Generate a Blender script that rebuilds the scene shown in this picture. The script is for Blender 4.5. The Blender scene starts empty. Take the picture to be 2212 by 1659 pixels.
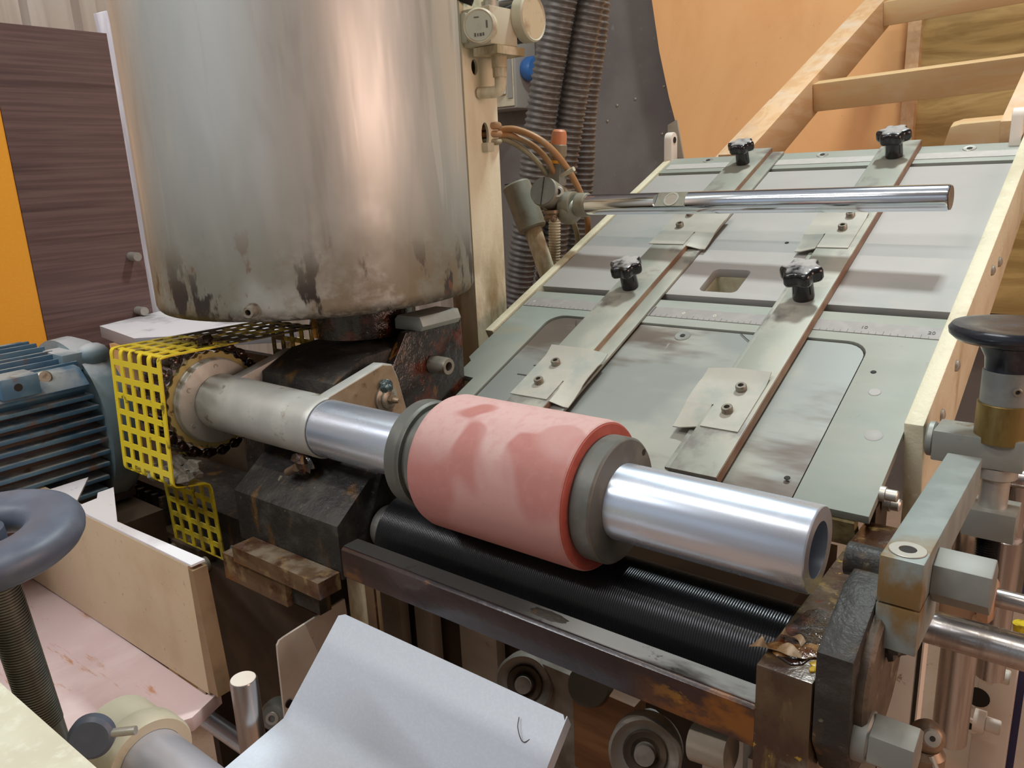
import bpy, bmesh, math, random
from mathutils import Vector as V, Matrix
random.seed(7)
S = bpy.context.scene
C = S.collection
PI = math.pi

# ------------------------------------------------------------------ camera
W_, H_, F_ = 2212, 1659, 1701.92
yaw, pitch, roll = 0.674802, 0.265022, 0.046508
fw = V((-math.sin(yaw)*math.cos(pitch), math.cos(yaw)*math.cos(pitch), -math.sin(pitch)))
rt = V((math.cos(yaw), math.sin(yaw), 0)); dn = fw.cross(rt)
r2 = rt*math.cos(roll)+dn*math.sin(roll); d2 = dn*math.cos(roll)-rt*math.sin(roll)
cam = bpy.data.cameras.new('camera'); cam.sensor_width = 36; cam.lens = 36*F_/W_; cam.clip_start = .02
co = bpy.data.objects.new('camera', cam); C.objects.link(co)
M = Matrix((r2, -d2, -fw)).transposed().to_4x4(); M.translation = (0, 0, 1.5)
co.matrix_world = M
S.camera = co

# ------------------------------------------------------------------ world, lamps, exposure
S.view_settings.view_transform = 'Standard'
S.view_settings.look = 'None'
S.view_settings.gamma = 1
S.view_settings.use_curve_mapping = False
S.view_settings.exposure = 0.0
w = bpy.data.worlds.new('world'); S.world = w; w.use_nodes = True
w.node_tree.nodes['Background'].inputs[0].default_value = (.9, .85, .8, 1)
w.node_tree.nodes['Background'].inputs[1].default_value = .3

def lamp(name, loc, target, sx, sy, power, col, roll=0, spread=PI):
    l = bpy.data.lights.new(name, 'AREA'); l.shape = 'RECTANGLE'; l.size = sx; l.size_y = sy
    l.energy = power; l.color = col; l.spread = spread
    o = bpy.data.objects.new(name, l); C.objects.link(o)
    o.location = loc
    d = V(target)-V(loc)
    o.rotation_euler = d.to_track_quat('-Z', 'Y').to_euler()
    if roll: o.rotation_euler.rotate_axis('Z', roll)
    return o
lamp('high_bay_lamp', (-.3, 2.15, 4.1), (-.4, 1.0, 1.2), .34, .24, 70, (.90, 1, 1))
lamp('tube_lamp', (-.6, -.3, 4.1), (-.6, .6, 1.0), 2.4, .05, 33, (1, .93, .82))
lamp('tube_lamp', (-1.7, -1.6, 4.0), (-.9, .8, 1.1), 2.4, .07, 54, (.96, .97, 1))
lamp('skylight', (-.7, .9, 4.5), (-.7, .9, 1.0), 3.4, 3.8, 7, (.62, .82, 1))
lamp('window_light', (-.9, -3.9, 2.5), (-.7, .8, 1.0), 4.5, 2.2, 9, (.62, .82, 1))
lamp('warm_lamp', (2.3, 1.3, 1.9), (-.4, 1.1, 1.15), 1.8, 1.5, 40, (1, .66, .52))

# ------------------------------------------------------------------ materials
def mat(name, col, rough=.5, metal=0, layers=(), bump=None, coat=0, spec=.5, alpha=1):
    m = bpy.data.materials.new(name); m.use_nodes = True
    nt = m.node_tree; N = nt.nodes; L = nt.links
    b = N['Principled BSDF']
    b.inputs['Metallic'].default_value = metal
    b.inputs['Specular IOR Level'].default_value = spec
    if coat:
        b.inputs['Coat Weight'].default_value = coat; b.inputs['Coat Roughness'].default_value = .08
    if alpha < 1: b.inputs['Alpha'].default_value = alpha
    tc = N.new('ShaderNodeTexCoord')
    def noise(scale, detail=4, rg=.6, off=0, dist=0):
        mp = N.new('ShaderNodeMapping')
        sc = scale if isinstance(scale, (tuple, list)) else (scale,)*3
        mp.inputs['Scale'].default_value = sc; mp.inputs['Location'].default_value = (off*3.1, off*1.7, off*2.3)
        L.new(tc.outputs['Object'], mp.inputs[0])
        n = N.new('ShaderNodeTexNoise'); n.inputs['Scale'].default_value = 1
        n.inputs['Detail'].default_value = detail; n.inputs['Roughness'].default_value = rg
        n.inputs['Distortion'].default_value = dist
        L.new(mp.outputs[0], n.inputs['Vector']); return n.outputs['Fac']
    def ramp(v, lo, hi):
        r = N.new('ShaderNodeMapRange'); r.interpolation_type = 'SMOOTHSTEP'
        r.inputs['From Min'].default_value = lo; r.inputs['From Max'].default_value = hi
        L.new(v, r.inputs['Value']); return r.outputs['Result']
    def mul(a, bb):
        q = N.new('ShaderNodeMath'); q.operation = 'MULTIPLY'; L.new(a, q.inputs[0])
        if isinstance(bb, (int, float)): q.inputs[1].default_value = bb
        else: L.new(bb, q.inputs[1])
        return q.outputs[0]
    cs = None; rs = None; ms = None
    for i, l in enumerate(layers):
        f = ramp(noise(l.get('s', 20), l.get('d', 5), l.get('rg', .6), l.get('o', i+1), l.get('dist', 0)), l.get('lo', .45), l.get('hi', .65))
        if 'z' in l or 'y' in l or 'x' in l:
            ax = [k for k in 'xyz' if k in l][0]
            sp = N.new('ShaderNodeSeparateXYZ'); L.new(tc.outputs['Object'], sp.inputs[0])
            f = mul(f, ramp(sp.outputs['xyz'.index(ax)], *l[ax]))
        if 'up' in l:
            g = N.new('ShaderNodeNewGeometry'); sp = N.new('ShaderNodeSeparateXYZ'); L.new(g.outputs['Normal'], sp.inputs[0])
            f = mul(f, ramp(sp.outputs[2], *l['up']))
        f = mul(f, l.get('a', 1.0))
        mx = N.new('ShaderNodeMix'); mx.data_type = 'RGBA'
        L.new(f, mx.inputs[0])
        if cs is None: mx.inputs[6].default_value = (*col, 1)
        else: L.new(cs, mx.inputs[6])
        mx.inputs[7].default_value = (*l['c'], 1); cs = mx.outputs[2]
        if 'r' in l:
            mr = N.new('ShaderNodeMix'); L.new(f, mr.inputs[0])
            if rs is None: mr.inputs[2].default_value = rough
            else: L.new(rs, mr.inputs[2])
            mr.inputs[3].default_value = l['r']; rs = mr.outputs[0]
        if 'm' in l:
            mr = N.new('ShaderNodeMix'); L.new(f, mr.inputs[0])
            if ms is None: mr.inputs[2].default_value = metal
            else: L.new(ms, mr.inputs[2])
            mr.inputs[3].default_value = l['m']; ms = mr.outputs[0]
    if cs is None: b.inputs['Base Color'].default_value = (*col, 1)
    else: L.new(cs, b.inputs['Base Color'])
    if rs is None: b.inputs['Roughness'].default_value = rough
    else: L.new(rs, b.inputs['Roughness'])
    if ms is not None: L.new(ms, b.inputs['Metallic'])
    if bump:
        bs, st = bump[0], bump[1]
        bp = N.new('ShaderNodeBump'); bp.inputs['Strength'].default_value = st
        bp.inputs['Distance'].default_value = bump[2] if len(bump) > 2 else .002
        L.new(noise(bs, 4, .6, 9), bp.inputs['Height']); L.new(bp.outputs[0], b.inputs['Normal'])
    return m

DUST = (.56, .53, .46)
MT = {}
MT['tank'] = mat('worn_stainless', (.52, .545, .53), .50, .68, [
    dict(s=(7, 7, .8), lo=.42, hi=.62, c=(.62, .64, .62), r=.43, d=3, dist=1.2, a=.9),
    dict(s=(11, 11, 1.6), lo=.52, hi=.70, c=(.43, .43, .40), r=.52, d=3, dist=.8, a=.75),
    dict(s=(16, 16, 1.3), lo=.60, hi=.70, c=(.72, .74, .72), r=.38, d=2, dist=1.5, a=.8),
    dict(s=(120, 120, 5), lo=.50, hi=.75, c=(.62, .59, .53), a=.3),
    dict(s=(3, 3, 3), lo=.22, hi=.50, c=(.17, .16, .115), r=.6, m=.4, z=(.30, .0), a=.9, rg=.6),
    dict(s=(7, 7, 9), lo=.44, hi=.60, c=(.17, .125, .065), r=.62, m=.2, z=(.15, .01), a=.8, rg=.7),
    dict(s=(20, 20, 8), lo=.56, hi=.61, c=(.035, .026, .022), r=.45, m=.1, z=(.12, .03), rg=.6),
    dict(s=(18, 18, 10), lo=.60, hi=.65, c=(.14, .050, .02), r=.5, m=.1, z=(.16, .03)),
    dict(s=(40, 40, 90), lo=.30, hi=.60, c=(.05, .035, .02), r=.6, m=.1, z=(.022, .0)),
    dict(s=(8, 8, 5), lo=.73, hi=.76, c=(.22, .17, .10), a=.7)], bump=((8, 8, 1.2), .22, .010))
MT['chrome'] = mat('chrome', (.76, .82, .90), .13, 1, [
    dict(s=(3, 40, 40), lo=.55, hi=.75, c=(.66, .65, .66), r=.24, a=.7)])
MT['ground'] = mat('ground_steel', (.64, .72, .84), .27, .8, [
    dict(s=(9, 14, 14), lo=.45, hi=.70, c=(.58, .66, .78), r=.33),
    dict(s=(7, 9, 9), lo=.58, hi=.70, c=(.52, .42, .40), r=.5, up=(.35, .9), a=.55)])
MT['stub'] = mat('dark_ended_stub_steel', (.20, .205, .185), .5, .25, [dict(s=18, lo=.45, hi=.7, c=(.26, .26, .23), r=.6), dict(s=40, lo=.35, hi=.6, c=(.025, .022, .02), x=(-.012, -.035))])  # black mixed in towards the left end
MT['softsteel'] = mat('matt_ground_steel', (.52, .53, .60), .38, .55, [dict(s=(6, 20, 20), lo=.4, hi=.7, c=(.58, .59, .66))])
MT['steel'] = mat('dull_steel', (.50, .49, .45), .42, .75, [
    dict(s=30, lo=.45, hi=.7, c=(.42, .40, .34), r=.55)])
MT['bolt'] = mat('oily_bolt_steel', (.30, .28, .23), .42, .6, [dict(s=80, lo=.5, hi=.7, c=(.16, .12, .08))])
MT['machined'] = mat('machined_steel', (.27, .28, .255), .48, .4, [
    dict(s=18, lo=.45, hi=.7, c=(.33, .335, .295), r=.6),
    dict(s=30, lo=.60, hi=.72, c=(.19, .155, .09))])
MT['armrust'] = mat('rust_bled_steel', (.235, .275, .265), .52, .25, [
    dict(s=18, lo=.45, hi=.7, c=(.29, .335, .32), r=.6),
    dict(s=(18, 18, 12), lo=.42, hi=.62, c=(.20, .125, .045), r=.5, y=(-.06, -.12))])
MT['chute'] = mat('dusty_grey_paint', (.29, .31, .265), .62, .1, [
    dict(s=(3, 6, 6), lo=.40, hi=.68, c=(.345, .355, .315)),
    dict(s=(2, 7, 7), lo=.50, hi=.72, c=(.235, .275, .25), a=.8),
    dict(s=(7, 7, 7), lo=.62, hi=.72, c=(.34, .30, .20), a=.5),
    dict(s=(60, 60, 60), lo=.66, hi=.72, c=(.25, .22, .17), a=.5)])
MT['chuteup'] = mat('dusty_light_grey_paint', (.365, .355, .335), .62, .05, [
    dict(s=(3, 6, 6), lo=.40, hi=.70, c=(.40, .385, .365)),
    dict(s=(4, 6, 6), lo=.54, hi=.72, c=(.30, .325, .305), a=.75)])
MT['insert'] = mat('scuffed_steel_sheet', (.27, .285, .265), .45, .3, [
    dict(s=(2.2, 4, 4), lo=.46, hi=.60, c=(.335, .335, .29), r=.6, m=.1),
    dict(s=(2.0, 7, 7), lo=.49, hi=.62, c=(.13, .098, .078), r=.38, a=.9),
    dict(s=(60, 8, 8), lo=.70, hi=.76, c=(.52, .50, .45), a=.5)])
MT['guide'] = mat('dusty_bar_steel', (.31, .325, .28), .52, .3, [
    dict(s=(8, 5, 5), lo=.44, hi=.62, c=(.39, .38, .32), r=.65),
    dict(s=(9, 8, 8), lo=.54, hi=.68, c=(.20, .19, .175), r=.38)])
MT['rustside'] = mat('rusty_steel_edge', (.24, .135, .085), .55, .2, [dict(s=(40, 12, 12), lo=.42, hi=.66, c=(.34, .24, .16))])
MT['spring'] = mat('spring_sheet', (.40, .385, .33), .55, .2, [
    dict(s=14, lo=.45, hi=.7, c=(.45, .43, .37)), dict(s=10, lo=.56, hi=.7, c=(.33, .35, .31))])
MT['ruler'] = mat('tape_scale', (.29, .275, .26), .6, .1, [dict(s=50, lo=.4, hi=.7, c=(.33, .31, .29))])
MT['ruler2'] = mat('faded_tape_scale', (.44, .42, .39), .6, .1, [dict(s=50, lo=.4, hi=.7, c=(.48, .46, .43))])
MT['cream'] = mat('cream_paint', (.66, .62, .45), .55, 0, [
    dict(s=9, lo=.45, hi=.7, c=(.56, .50, .35)),
    dict(s=(16, 16, 5), lo=.56, hi=.72, c=(.40, .30, .15), a=.8),
    dict(s=90, lo=.62, hi=.72, c=(.76, .73, .60), a=.7)], bump=(120, .35, .003))
MT['column'] = mat('stained_cream_paint', (.76, .72, .55), .55, 0, [
    dict(s=(12, 12, 3), lo=.42, hi=.70, c=(.66, .59, .42)),
    dict(s=(30, 30, 7), lo=.60, hi=.72, c=(.32, .24, .11), a=.75),
    dict(s=(14, 14, 5), lo=.38, hi=.62, c=(.24, .17, .065), z=(1.46, 1.22), a=.85)], bump=(120, .3, .002))
MT['sidein'] = mat('greasy_cream_edge', (.35, .29, .14), .5, 0, [
    dict(s=25, lo=.4, hi=.65, c=(.12, .085, .03)), dict(s=60, lo=.6, hi=.7, c=(.6, .56, .42))], bump=(120, .4, .003))
MT['black'] = mat('black_glue_crust', (.022, .020, .018), .50, 0, [
    dict(s=16, lo=.45, hi=.68, c=(.055, .050, .042), r=.6),
    dict(s=(26, 26, 7), lo=.58, hi=.72, c=(.12, .062, .020), r=.4),
    dict(s=60, lo=.64, hi=.74, c=(.17, .145, .095), r=.6)], bump=(45, .6, .006), spec=.35)
MT['blackwet'] = mat('wet_black_glue', (.016, .010, .008), .16, 0, [
    dict(s=22, lo=.50, hi=.64, c=(.085, .018, .006), r=.14),
    dict(s=(34, 34, 9), lo=.60, hi=.68, c=(.20, .085, .012), r=.25)], bump=(60, .6, .006), coat=.5)
MT['glaze'] = mat('glue_glazed_steel', (.026, .013, .014), .30, .1, [
    dict(s=(5, 12, 12), lo=.40, hi=.66, c=(.011, .009, .012), r=.26),
    dict(s=(16, 30, 30), lo=.62, hi=.72, c=(.12, .045, .010), r=.28),
    dict(s=(12, 22, 22), lo=.42, hi=.60, c=(.20, .070, .008), r=.25, x=(.11, .20)),
    dict(s=(20, 60, 40), lo=.60, hi=.66, c=(.36, .17, .02), x=(.12, .20), a=.8),
    dict(s=(30, 60, 60), lo=.54, hi=.64, c=(.04, .016, .016), x=(.08, .14), a=.8)], bump=(40, .25, .003), coat=.15)
MT['railtop'] = mat('pale_ended_rail_top', (.085, .085, .080), .32, .4, [  # paler grey towards the right
    dict(s=(6, 20, 20), lo=.38, hi=.58, c=(.40, .42, .41), r=.45, m=.1, x=(-.04, .08)),
    dict(s=40, lo=.6, hi=.7, c=(.05, .04, .03))])
MT['amber'] = mat('amber_glue_plate', (.085, .055, .028), .34, .1, [
    dict(s=(14, 14, 8), lo=.42, hi=.62, c=(.040, .018, .010), r=.24),
    dict(s=(36, 36, 9), lo=.56, hi=.68, c=(.20, .135, .045), r=.32),
    dict(s=(14, 14, 10), lo=.58, hi=.68, c=(.17, .155, .12), r=.5, a=.8),
    dict(s=(24, 24, 10), lo=.60, hi=.67, c=(.15, .040, .010), r=.25),
    dict(s=(75, 75, 60), lo=.64, hi=.70, c=(.34, .22, .025), r=.3)], bump=(50, .4, .004), coat=.2)
MT['grime'] = mat('grimy_brown_iron', (.10, .075, .05), .5, .1, [dict(s=26, lo=.44, hi=.64, c=(.06, .045, .03)), dict(s=40, lo=.58, hi=.7, c=(.18, .14, .09))], bump=(50, .4, .004))
MT['rustbar'] = mat('rust_brown_bar', (.13, .080, .042), .38, .1, [
    dict(s=22, lo=.44, hi=.64, c=(.085, .035, .020), r=.25),
    dict(s=30, lo=.54, hi=.68, c=(.27, .18, .08), r=.5),
    dict(s=24, lo=.4, hi=.6, c=(.24, .195, .14), up=(.6, .9), r=.5)], bump=(50, .3, .003), coat=.25)
MT['amberdrip'] = mat('hardened_amber_glue', (.22, .10, .02), .2, 0, [dict(s=50, lo=.4, hi=.65, c=(.07, .02, .006)),
    dict(s=70, lo=.6, hi=.7, c=(.42, .30, .16))], bump=(60, .8, .006), coat=.6)
MT['ambercrust'] = mat('mustard_glue_crust', (.42, .27, .03), .3, 0, [dict(s=90, lo=.45, hi=.65, c=(.16, .08, .012))], coat=.3)
MT['peel'] = mat('tan_glue_peel', (.26, .165, .085), .4, 0, [dict(s=90, lo=.45, hi=.65, c=(.40, .29, .19))])
MT['glueroll'] = mat('black_roller_steel', (.020, .021, .023), .27, .6, [
    dict(s=(5, 5, 5), lo=.4, hi=.7, c=(.028, .029, .032), r=.34)])
MT['housing'] = mat('grey_cast_housing', (.45, .46, .43), .45, .35, [
    dict(s=14, lo=.44, hi=.66, c=(.52, .525, .485), r=.55),
    dict(s=(26, 26, 26), lo=.60, hi=.72, c=(.19, .14, .085), r=.5)], bump=(90, .15, .002))
MT['armface'] = mat('brown_stained_cheek', (.24, .175, .105), .5, .15, [
    dict(s=24, lo=.42, hi=.66, c=(.33, .25, .16)), dict(s=30, lo=.58, hi=.7, c=(.07, .04, .02))])
MT['collar'] = mat('grey_collar', (.125, .13, .118), .5, .35, [
    dict(s=26, lo=.44, hi=.68, c=(.18, .182, .162), r=.6)])
MT['pink'] = mat('red_rubber', (.40, .165, .145), .68, 0, [
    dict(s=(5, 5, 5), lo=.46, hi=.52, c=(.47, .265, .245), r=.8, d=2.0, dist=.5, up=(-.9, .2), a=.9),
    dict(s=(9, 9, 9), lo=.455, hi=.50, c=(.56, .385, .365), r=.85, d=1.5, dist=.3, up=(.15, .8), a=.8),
    dict(s=90, lo=.45, hi=.7, c=(.47, .22, .195), a=.35)], bump=(150, .10, .002))
MT['pinkend'] = mat('red_rubber_end', (.36, .075, .055), .6, 0, [dict(s=60, lo=.4, hi=.7, c=(.42, .10, .08))])
MT['yellow'] = mat('yellow_guard_paint', (.80, .63, .03), .38, .05, [
    dict(s=40, lo=.62, hi=.70, c=(.20, .14, .02)),
    dict(s=24, lo=.36, hi=.56, c=(.055, .045, .018), y=(-.035, .07), r=.5),
    dict(s=30, lo=.40, hi=.62, c=(.15, .10, .03), z=(-.02, -.14), a=.6)], bump=(70, .3, .002))
MT['sprocket'] = mat('greased_yellow_rim', (.50, .42, .17), .35, .1, [dict(s=60, lo=.58, hi=.68, c=(.16, .09, .03))])
MT['chain'] = mat('tar_greased_chain', (.022, .013, .009), .15, .2, [
    dict(s=60, lo=.54, hi=.66, c=(.075, .026, .010))], bump=(60, .6, .005), coat=.7)
MT['chainpin'] = mat('bare_chain_roller', (.34, .27, .15), .35, .5, [dict(s=80, lo=.48, hi=.6, c=(.06, .03, .015))])
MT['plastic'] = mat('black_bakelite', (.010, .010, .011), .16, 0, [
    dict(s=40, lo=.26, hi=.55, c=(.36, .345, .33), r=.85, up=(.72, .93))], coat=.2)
MT['wheel'] = mat('dark_grey_plastic', (.075, .092, .130), .42, 0, [
    dict(s=30, lo=.4, hi=.7, c=(.10, .122, .165), r=.55), dict(s=26, lo=.5, hi=.7, c=(.03, .027, .025), up=(.0, -.5))])
MT['wheelhub'] = mat('dark_blue_bakelite', (.018, .022, .032), .22, 0, [dict(s=25, lo=.5, hi=.7, c=(.05, .055, .07), r=.4)])
MT['brass'] = mat('tarnished_brass', (.26, .19, .065), .38, .7, [dict(s=(60, 60, 20), lo=.45, hi=.7, c=(.19, .125, .04))])
MT['thread'] = mat('dark_threaded_steel', (.13, .135, .115), .38, .7, [dict(s=30, lo=.45, hi=.7, c=(.18, .18, .15))])
MT['threadblack'] = mat('bright_black_thread', (.10, .10, .10), .22, .9)
MT['blue'] = mat('blue_motor_paint', (.055, .145, .25), .42, .1, [
    dict(s=12, lo=.44, hi=.62, c=(.10, .21, .31)),
    dict(s=12, lo=.34, hi=.60, c=(.40, .42, .40), r=.75, up=(.25, .9), a=.9),
    dict(s=22, lo=.55, hi=.70, c=(.16, .11, .075), r=.7)])
MT['bluedust'] = mat('dusty_blue_bell', (.16, .24, .28), .55, .1, [
    dict(s=10, lo=.42, hi=.68, c=(.30, .35, .36)), dict(s=10, lo=.35, hi=.6, c=(.50, .54, .57), up=(.3, .9))])
MT['bluedark'] = mat('rusty_fin_core', (.10, .065, .050), .6, .1, [dict(s=(30, 6, 30), lo=.45, hi=.66, c=(.04, .045, .075))])
MT['white'] = mat('white_melamine', (.80, .79, .83), .5, 0, [dict(s=9, lo=.55, hi=.75, c=(.62, .60, .62)), dict(s=60, lo=.66, hi=.72, c=(.45, .43, .42))])
MT['greyedge'] = mat('grey_dusty_top', (.60, .58, .60), .6, 0, [dict(s=7, lo=.50, hi=.66, c=(.33, .31, .32))])
MT['edge'] = mat('grey_edging', (.27, .265, .28), .6)
MT['mdf'] = mat('mdf_panel', (.60, .46, .31), .7, 0, [dict(s=6, lo=.42, hi=.66, c=(.52, .38, .24)), dict(s=90, lo=.62, hi=.74, c=(.26, .18, .1), a=.5)])
MT['mdfold'] = mat('worn_mdf_edge', (.27, .17, .09), .7, 0, [dict(s=14, lo=.42, hi=.66, c=(.19, .11, .055))])
MT['pinkdust'] = mat('pink_dusted_board', (.62, .48, .48), .75, 0, [
    dict(s=(9, 4, 9), lo=.44, hi=.66, c=(.70, .58, .58)),
    dict(s=(6, 40, 10), lo=.58, hi=.68, c=(.48, .22, .10), rg=.7, a=.9),
    dict(s=(5, 3, 5), lo=.55, hi=.66, c=(.72, .64, .63))])
MT['vsheet'] = mat('pale_grey_powdercoat', (.60, .67, .76), .45, 0, [dict(s=260, lo=.45, hi=.62, c=(.63, .70, .79)), dict(s=6, lo=.62, hi=.76, c=(.56, .60, .65), a=.5)], bump=(400, .12, .001))
MT['creamcover'] = mat('pale_cream_cover', (.56, .57, .45), .5, 0, [dict(s=8, lo=.5, hi=.72, c=(.50, .48, .37)), dict(s=120, lo=.5, hi=.7, c=(.60, .61, .50))])
MT['creamlow'] = mat('darkened_cream_panel', (.36, .32, .26), .55, 0, [dict(s=7, lo=.45, hi=.68, c=(.29, .245, .19)), dict(s=40, lo=.64, hi=.72, c=(.28, .2, .14))])  # cream darkened for the under-rail shade; other panels share it
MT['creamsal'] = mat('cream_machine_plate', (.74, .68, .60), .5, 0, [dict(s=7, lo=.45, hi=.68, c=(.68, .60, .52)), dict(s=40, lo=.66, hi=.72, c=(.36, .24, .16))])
MT['shadewood'] = mat('shade_darkened_wood', (.20, .095, .035), .6, 0, [dict(s=(4, 26, 26), lo=.42, hi=.62, c=(.13, .055, .02))])  # shade below the rail is put into this wood colour
MT['dimcream'] = mat('shade_darkened_cast', (.22, .20, .17), .6, .1, [dict(s=24, lo=.45, hi=.7, c=(.14, .12, .09))])  # cast grey darkened to carry the shade under the rail
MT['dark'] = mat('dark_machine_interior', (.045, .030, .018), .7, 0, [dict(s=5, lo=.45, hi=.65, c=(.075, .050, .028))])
MT['wood'] = mat('pine_timber', (.58, .40, .20), .6, 0, [
    dict(s=(3.5, 26, 26), lo=.42, hi=.62, c=(.58, .35, .16), d=3, dist=.8), dict(s=(9, 9, 9), lo=.66, hi=.70, c=(.33, .15, .05)), dict(s=(3, 3, 3), lo=.5, hi=.7, c=(.72, .56, .38), a=.6)])
MT['woody'] = mat('pine_stringer', (.66, .44, .25), .6, 0, [
    dict(s=(26, 3.0, 26), lo=.42, hi=.62, c=(.60, .36, .18), d=3, dist=.8), dict(s=6, lo=.45, hi=.7, c=(.66, .54, .43), up=(.3, .9), a=.8)])
MT['ply'] = mat('orange_plywood', (.86, .46, .19), .6, 0, [dict(s=(2.0, 2.0, 1.0), lo=.40, hi=.66, c=(.80, .40, .155), dist=1.5), dict(s=60, lo=.66, hi=.74, c=(.5, .22, .08), a=.4)])
MT['plyol'] = mat('olive_plywood', (.44, .29, .10), .6, 0, [dict(s=(2.0, 2.0, 14), lo=.40, hi=.66, c=(.29, .175, .05), dist=1.5)])
MT['brown'] = mat('dark_wood_laminate', (.125, .070, .064), .38, 0, [
    dict(s=(6, 2.2, 95), lo=.40, hi=.64, c=(.175, .100, .090), d=5), dict(s=(4, 1.2, 40), lo=.55, hi=.70, c=(.090, .050, .046))])
MT['orange'] = mat('orange_laminate', (.95, .38, .035), .4, 0, [dict(s=200, lo=.5, hi=.7, c=(.97, .42, .045))])
MT['corr'] = mat('galvanised_sheet', (.56, .50, .45), .4, .5, [dict(s=(4, 20, 1), lo=.45, hi=.7, c=(.46, .39, .34))])
MT['wall'] = mat('dark_grey_board_wall', (.19, .172, .158), .55, 0, [
    dict(s=2.2, lo=.44, hi=.66, c=(.15, .130, .122)), dict(s=26, lo=.62, hi=.72, c=(.27, .245, .22), a=.7)])
MT['hose'] = mat('grey_corrugated_pvc', (.115, .110, .105), .38, 0, [dict(s=40, lo=.45, hi=.7, c=(.18, .165, .15), r=.6)])
MT['cable'] = mat('tan_air_hose', (.40, .21, .085), .45, 0, [dict(s=30, lo=.45, hi=.7, c=(.36, .26, .16))])
MT['cablegrey'] = mat('grey_green_cable', (.33, .31, .21), .5, 0, [dict(s=30, lo=.45, hi=.7, c=(.27, .235, .15))])
MT['clamp'] = mat('grey_green_casting', (.285, .28, .225), .5, .3, [dict(s=22, lo=.45, hi=.7, c=(.225, .195, .135), r=.6)], bump=(140, .2, .002))
MT['clampface'] = mat('dark_grey_cap', (.22, .235, .225), .45, .3, [dict(s=60, lo=.45, hi=.7, c=(.26, .27, .25))])
MT['sensor'] = mat('orange_sensor_cap', (.55, .20, .09), .5, 0, [dict(s=30, lo=.45, hi=.7, c=(.47, .27, .17))])
MT['sensorglow'] = mat('amber_translucent_band', (.85, .38, .02), .3)
MT['regul'] = mat('beige_plastic', (.53, .50, .38), .5, 0, [dict(s=24, lo=.48, hi=.72, c=(.40, .33, .22))])
MT['dialface'] = mat('frosted_dial', (.46, .50, .42), .45)
MT['gaugeglass'] = mat('stained_gauge_face', (.56, .47, .32), .35, 0, [dict(s=30, lo=.5, hi=.68, c=(.36, .27, .18))])
MT['print'] = mat('dark_print', (.10, .10, .09), .6)
MT['printwhite'] = mat('pale_print', (.72, .70, .58), .6)
MT['hole'] = mat('dark_bore', (.012, .010, .008), .7)
MT['eboxgrey'] = mat('grey_plastic_box', (.34, .33, .30), .5)
MT['eboxblue'] = mat('blue_socket_plastic', (.04, .15, .42), .35)
MT['red'] = mat('red_plastic', (.5, .03, .04), .4)
MT['navy'] = mat('navy_plastic', (.055, .055, .16), .5)
MT['casting'] = mat('peach_dusted_casting', (.47, .30, .185), .5, 0, [dict(s=20, lo=.45, hi=.68, c=(.40, .24, .15))])
MT['rod'] = mat('worn_rod_steel', (.46, .44, .43), .25, .95, [
    dict(s=(60, 60, 3), lo=.45, hi=.65, c=(.33, .30, .285), r=.36)])
MT['nipple'] = mat('grimy_brass', (.24, .17, .11), .4, .5, [dict(s=60, lo=.5, hi=.7, c=(.20, .13, .09))])
MT['teal'] = mat('teal_grease', (.05, .085, .085), .15, 0, [dict(s=50, lo=.45, hi=.7, c=(.02, .035, .04))], bump=(50, .9, .008), coat=.6)
MT['fluff'] = mat('grey_lint', (.20, .19, .16), .9, 0, [dict(s=60, lo=.4, hi=.7, c=(.30, .29, .25))], bump=(120, 1, .006))
MT['floor'] = mat('concrete_floor', (.40, .26, .18), .7, 0, [dict(s=3, lo=.4, hi=.7, c=(.46, .31, .22)), dict(s=40, lo=.6, hi=.72, c=(.28, .18, .12))])
MT['plaster'] = mat('cool_plaster', (.60, .63, .68), .8, 0, [dict(s=1.2, lo=.4, hi=.7, c=(.52, .55, .60))])
MT['plasterwarm'] = mat('warm_plaster', (.50, .38, .30), .8, 0, [dict(s=1.2, lo=.4, hi=.7, c=(.44, .33, .26))])
MT['ceil'] = mat('grey_roof_sheet', (.62, .66, .71), .7)
MT['plastwrap'] = mat('pale_plastic_wrap', (.62, .59, .66), .25, 0, [dict(s=(40, 40, 4), lo=.45, hi=.65, c=(.80, .78, .84))])
MT['hair'] = mat('dark_fibre', (.05, .04, .035), .7)

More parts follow.
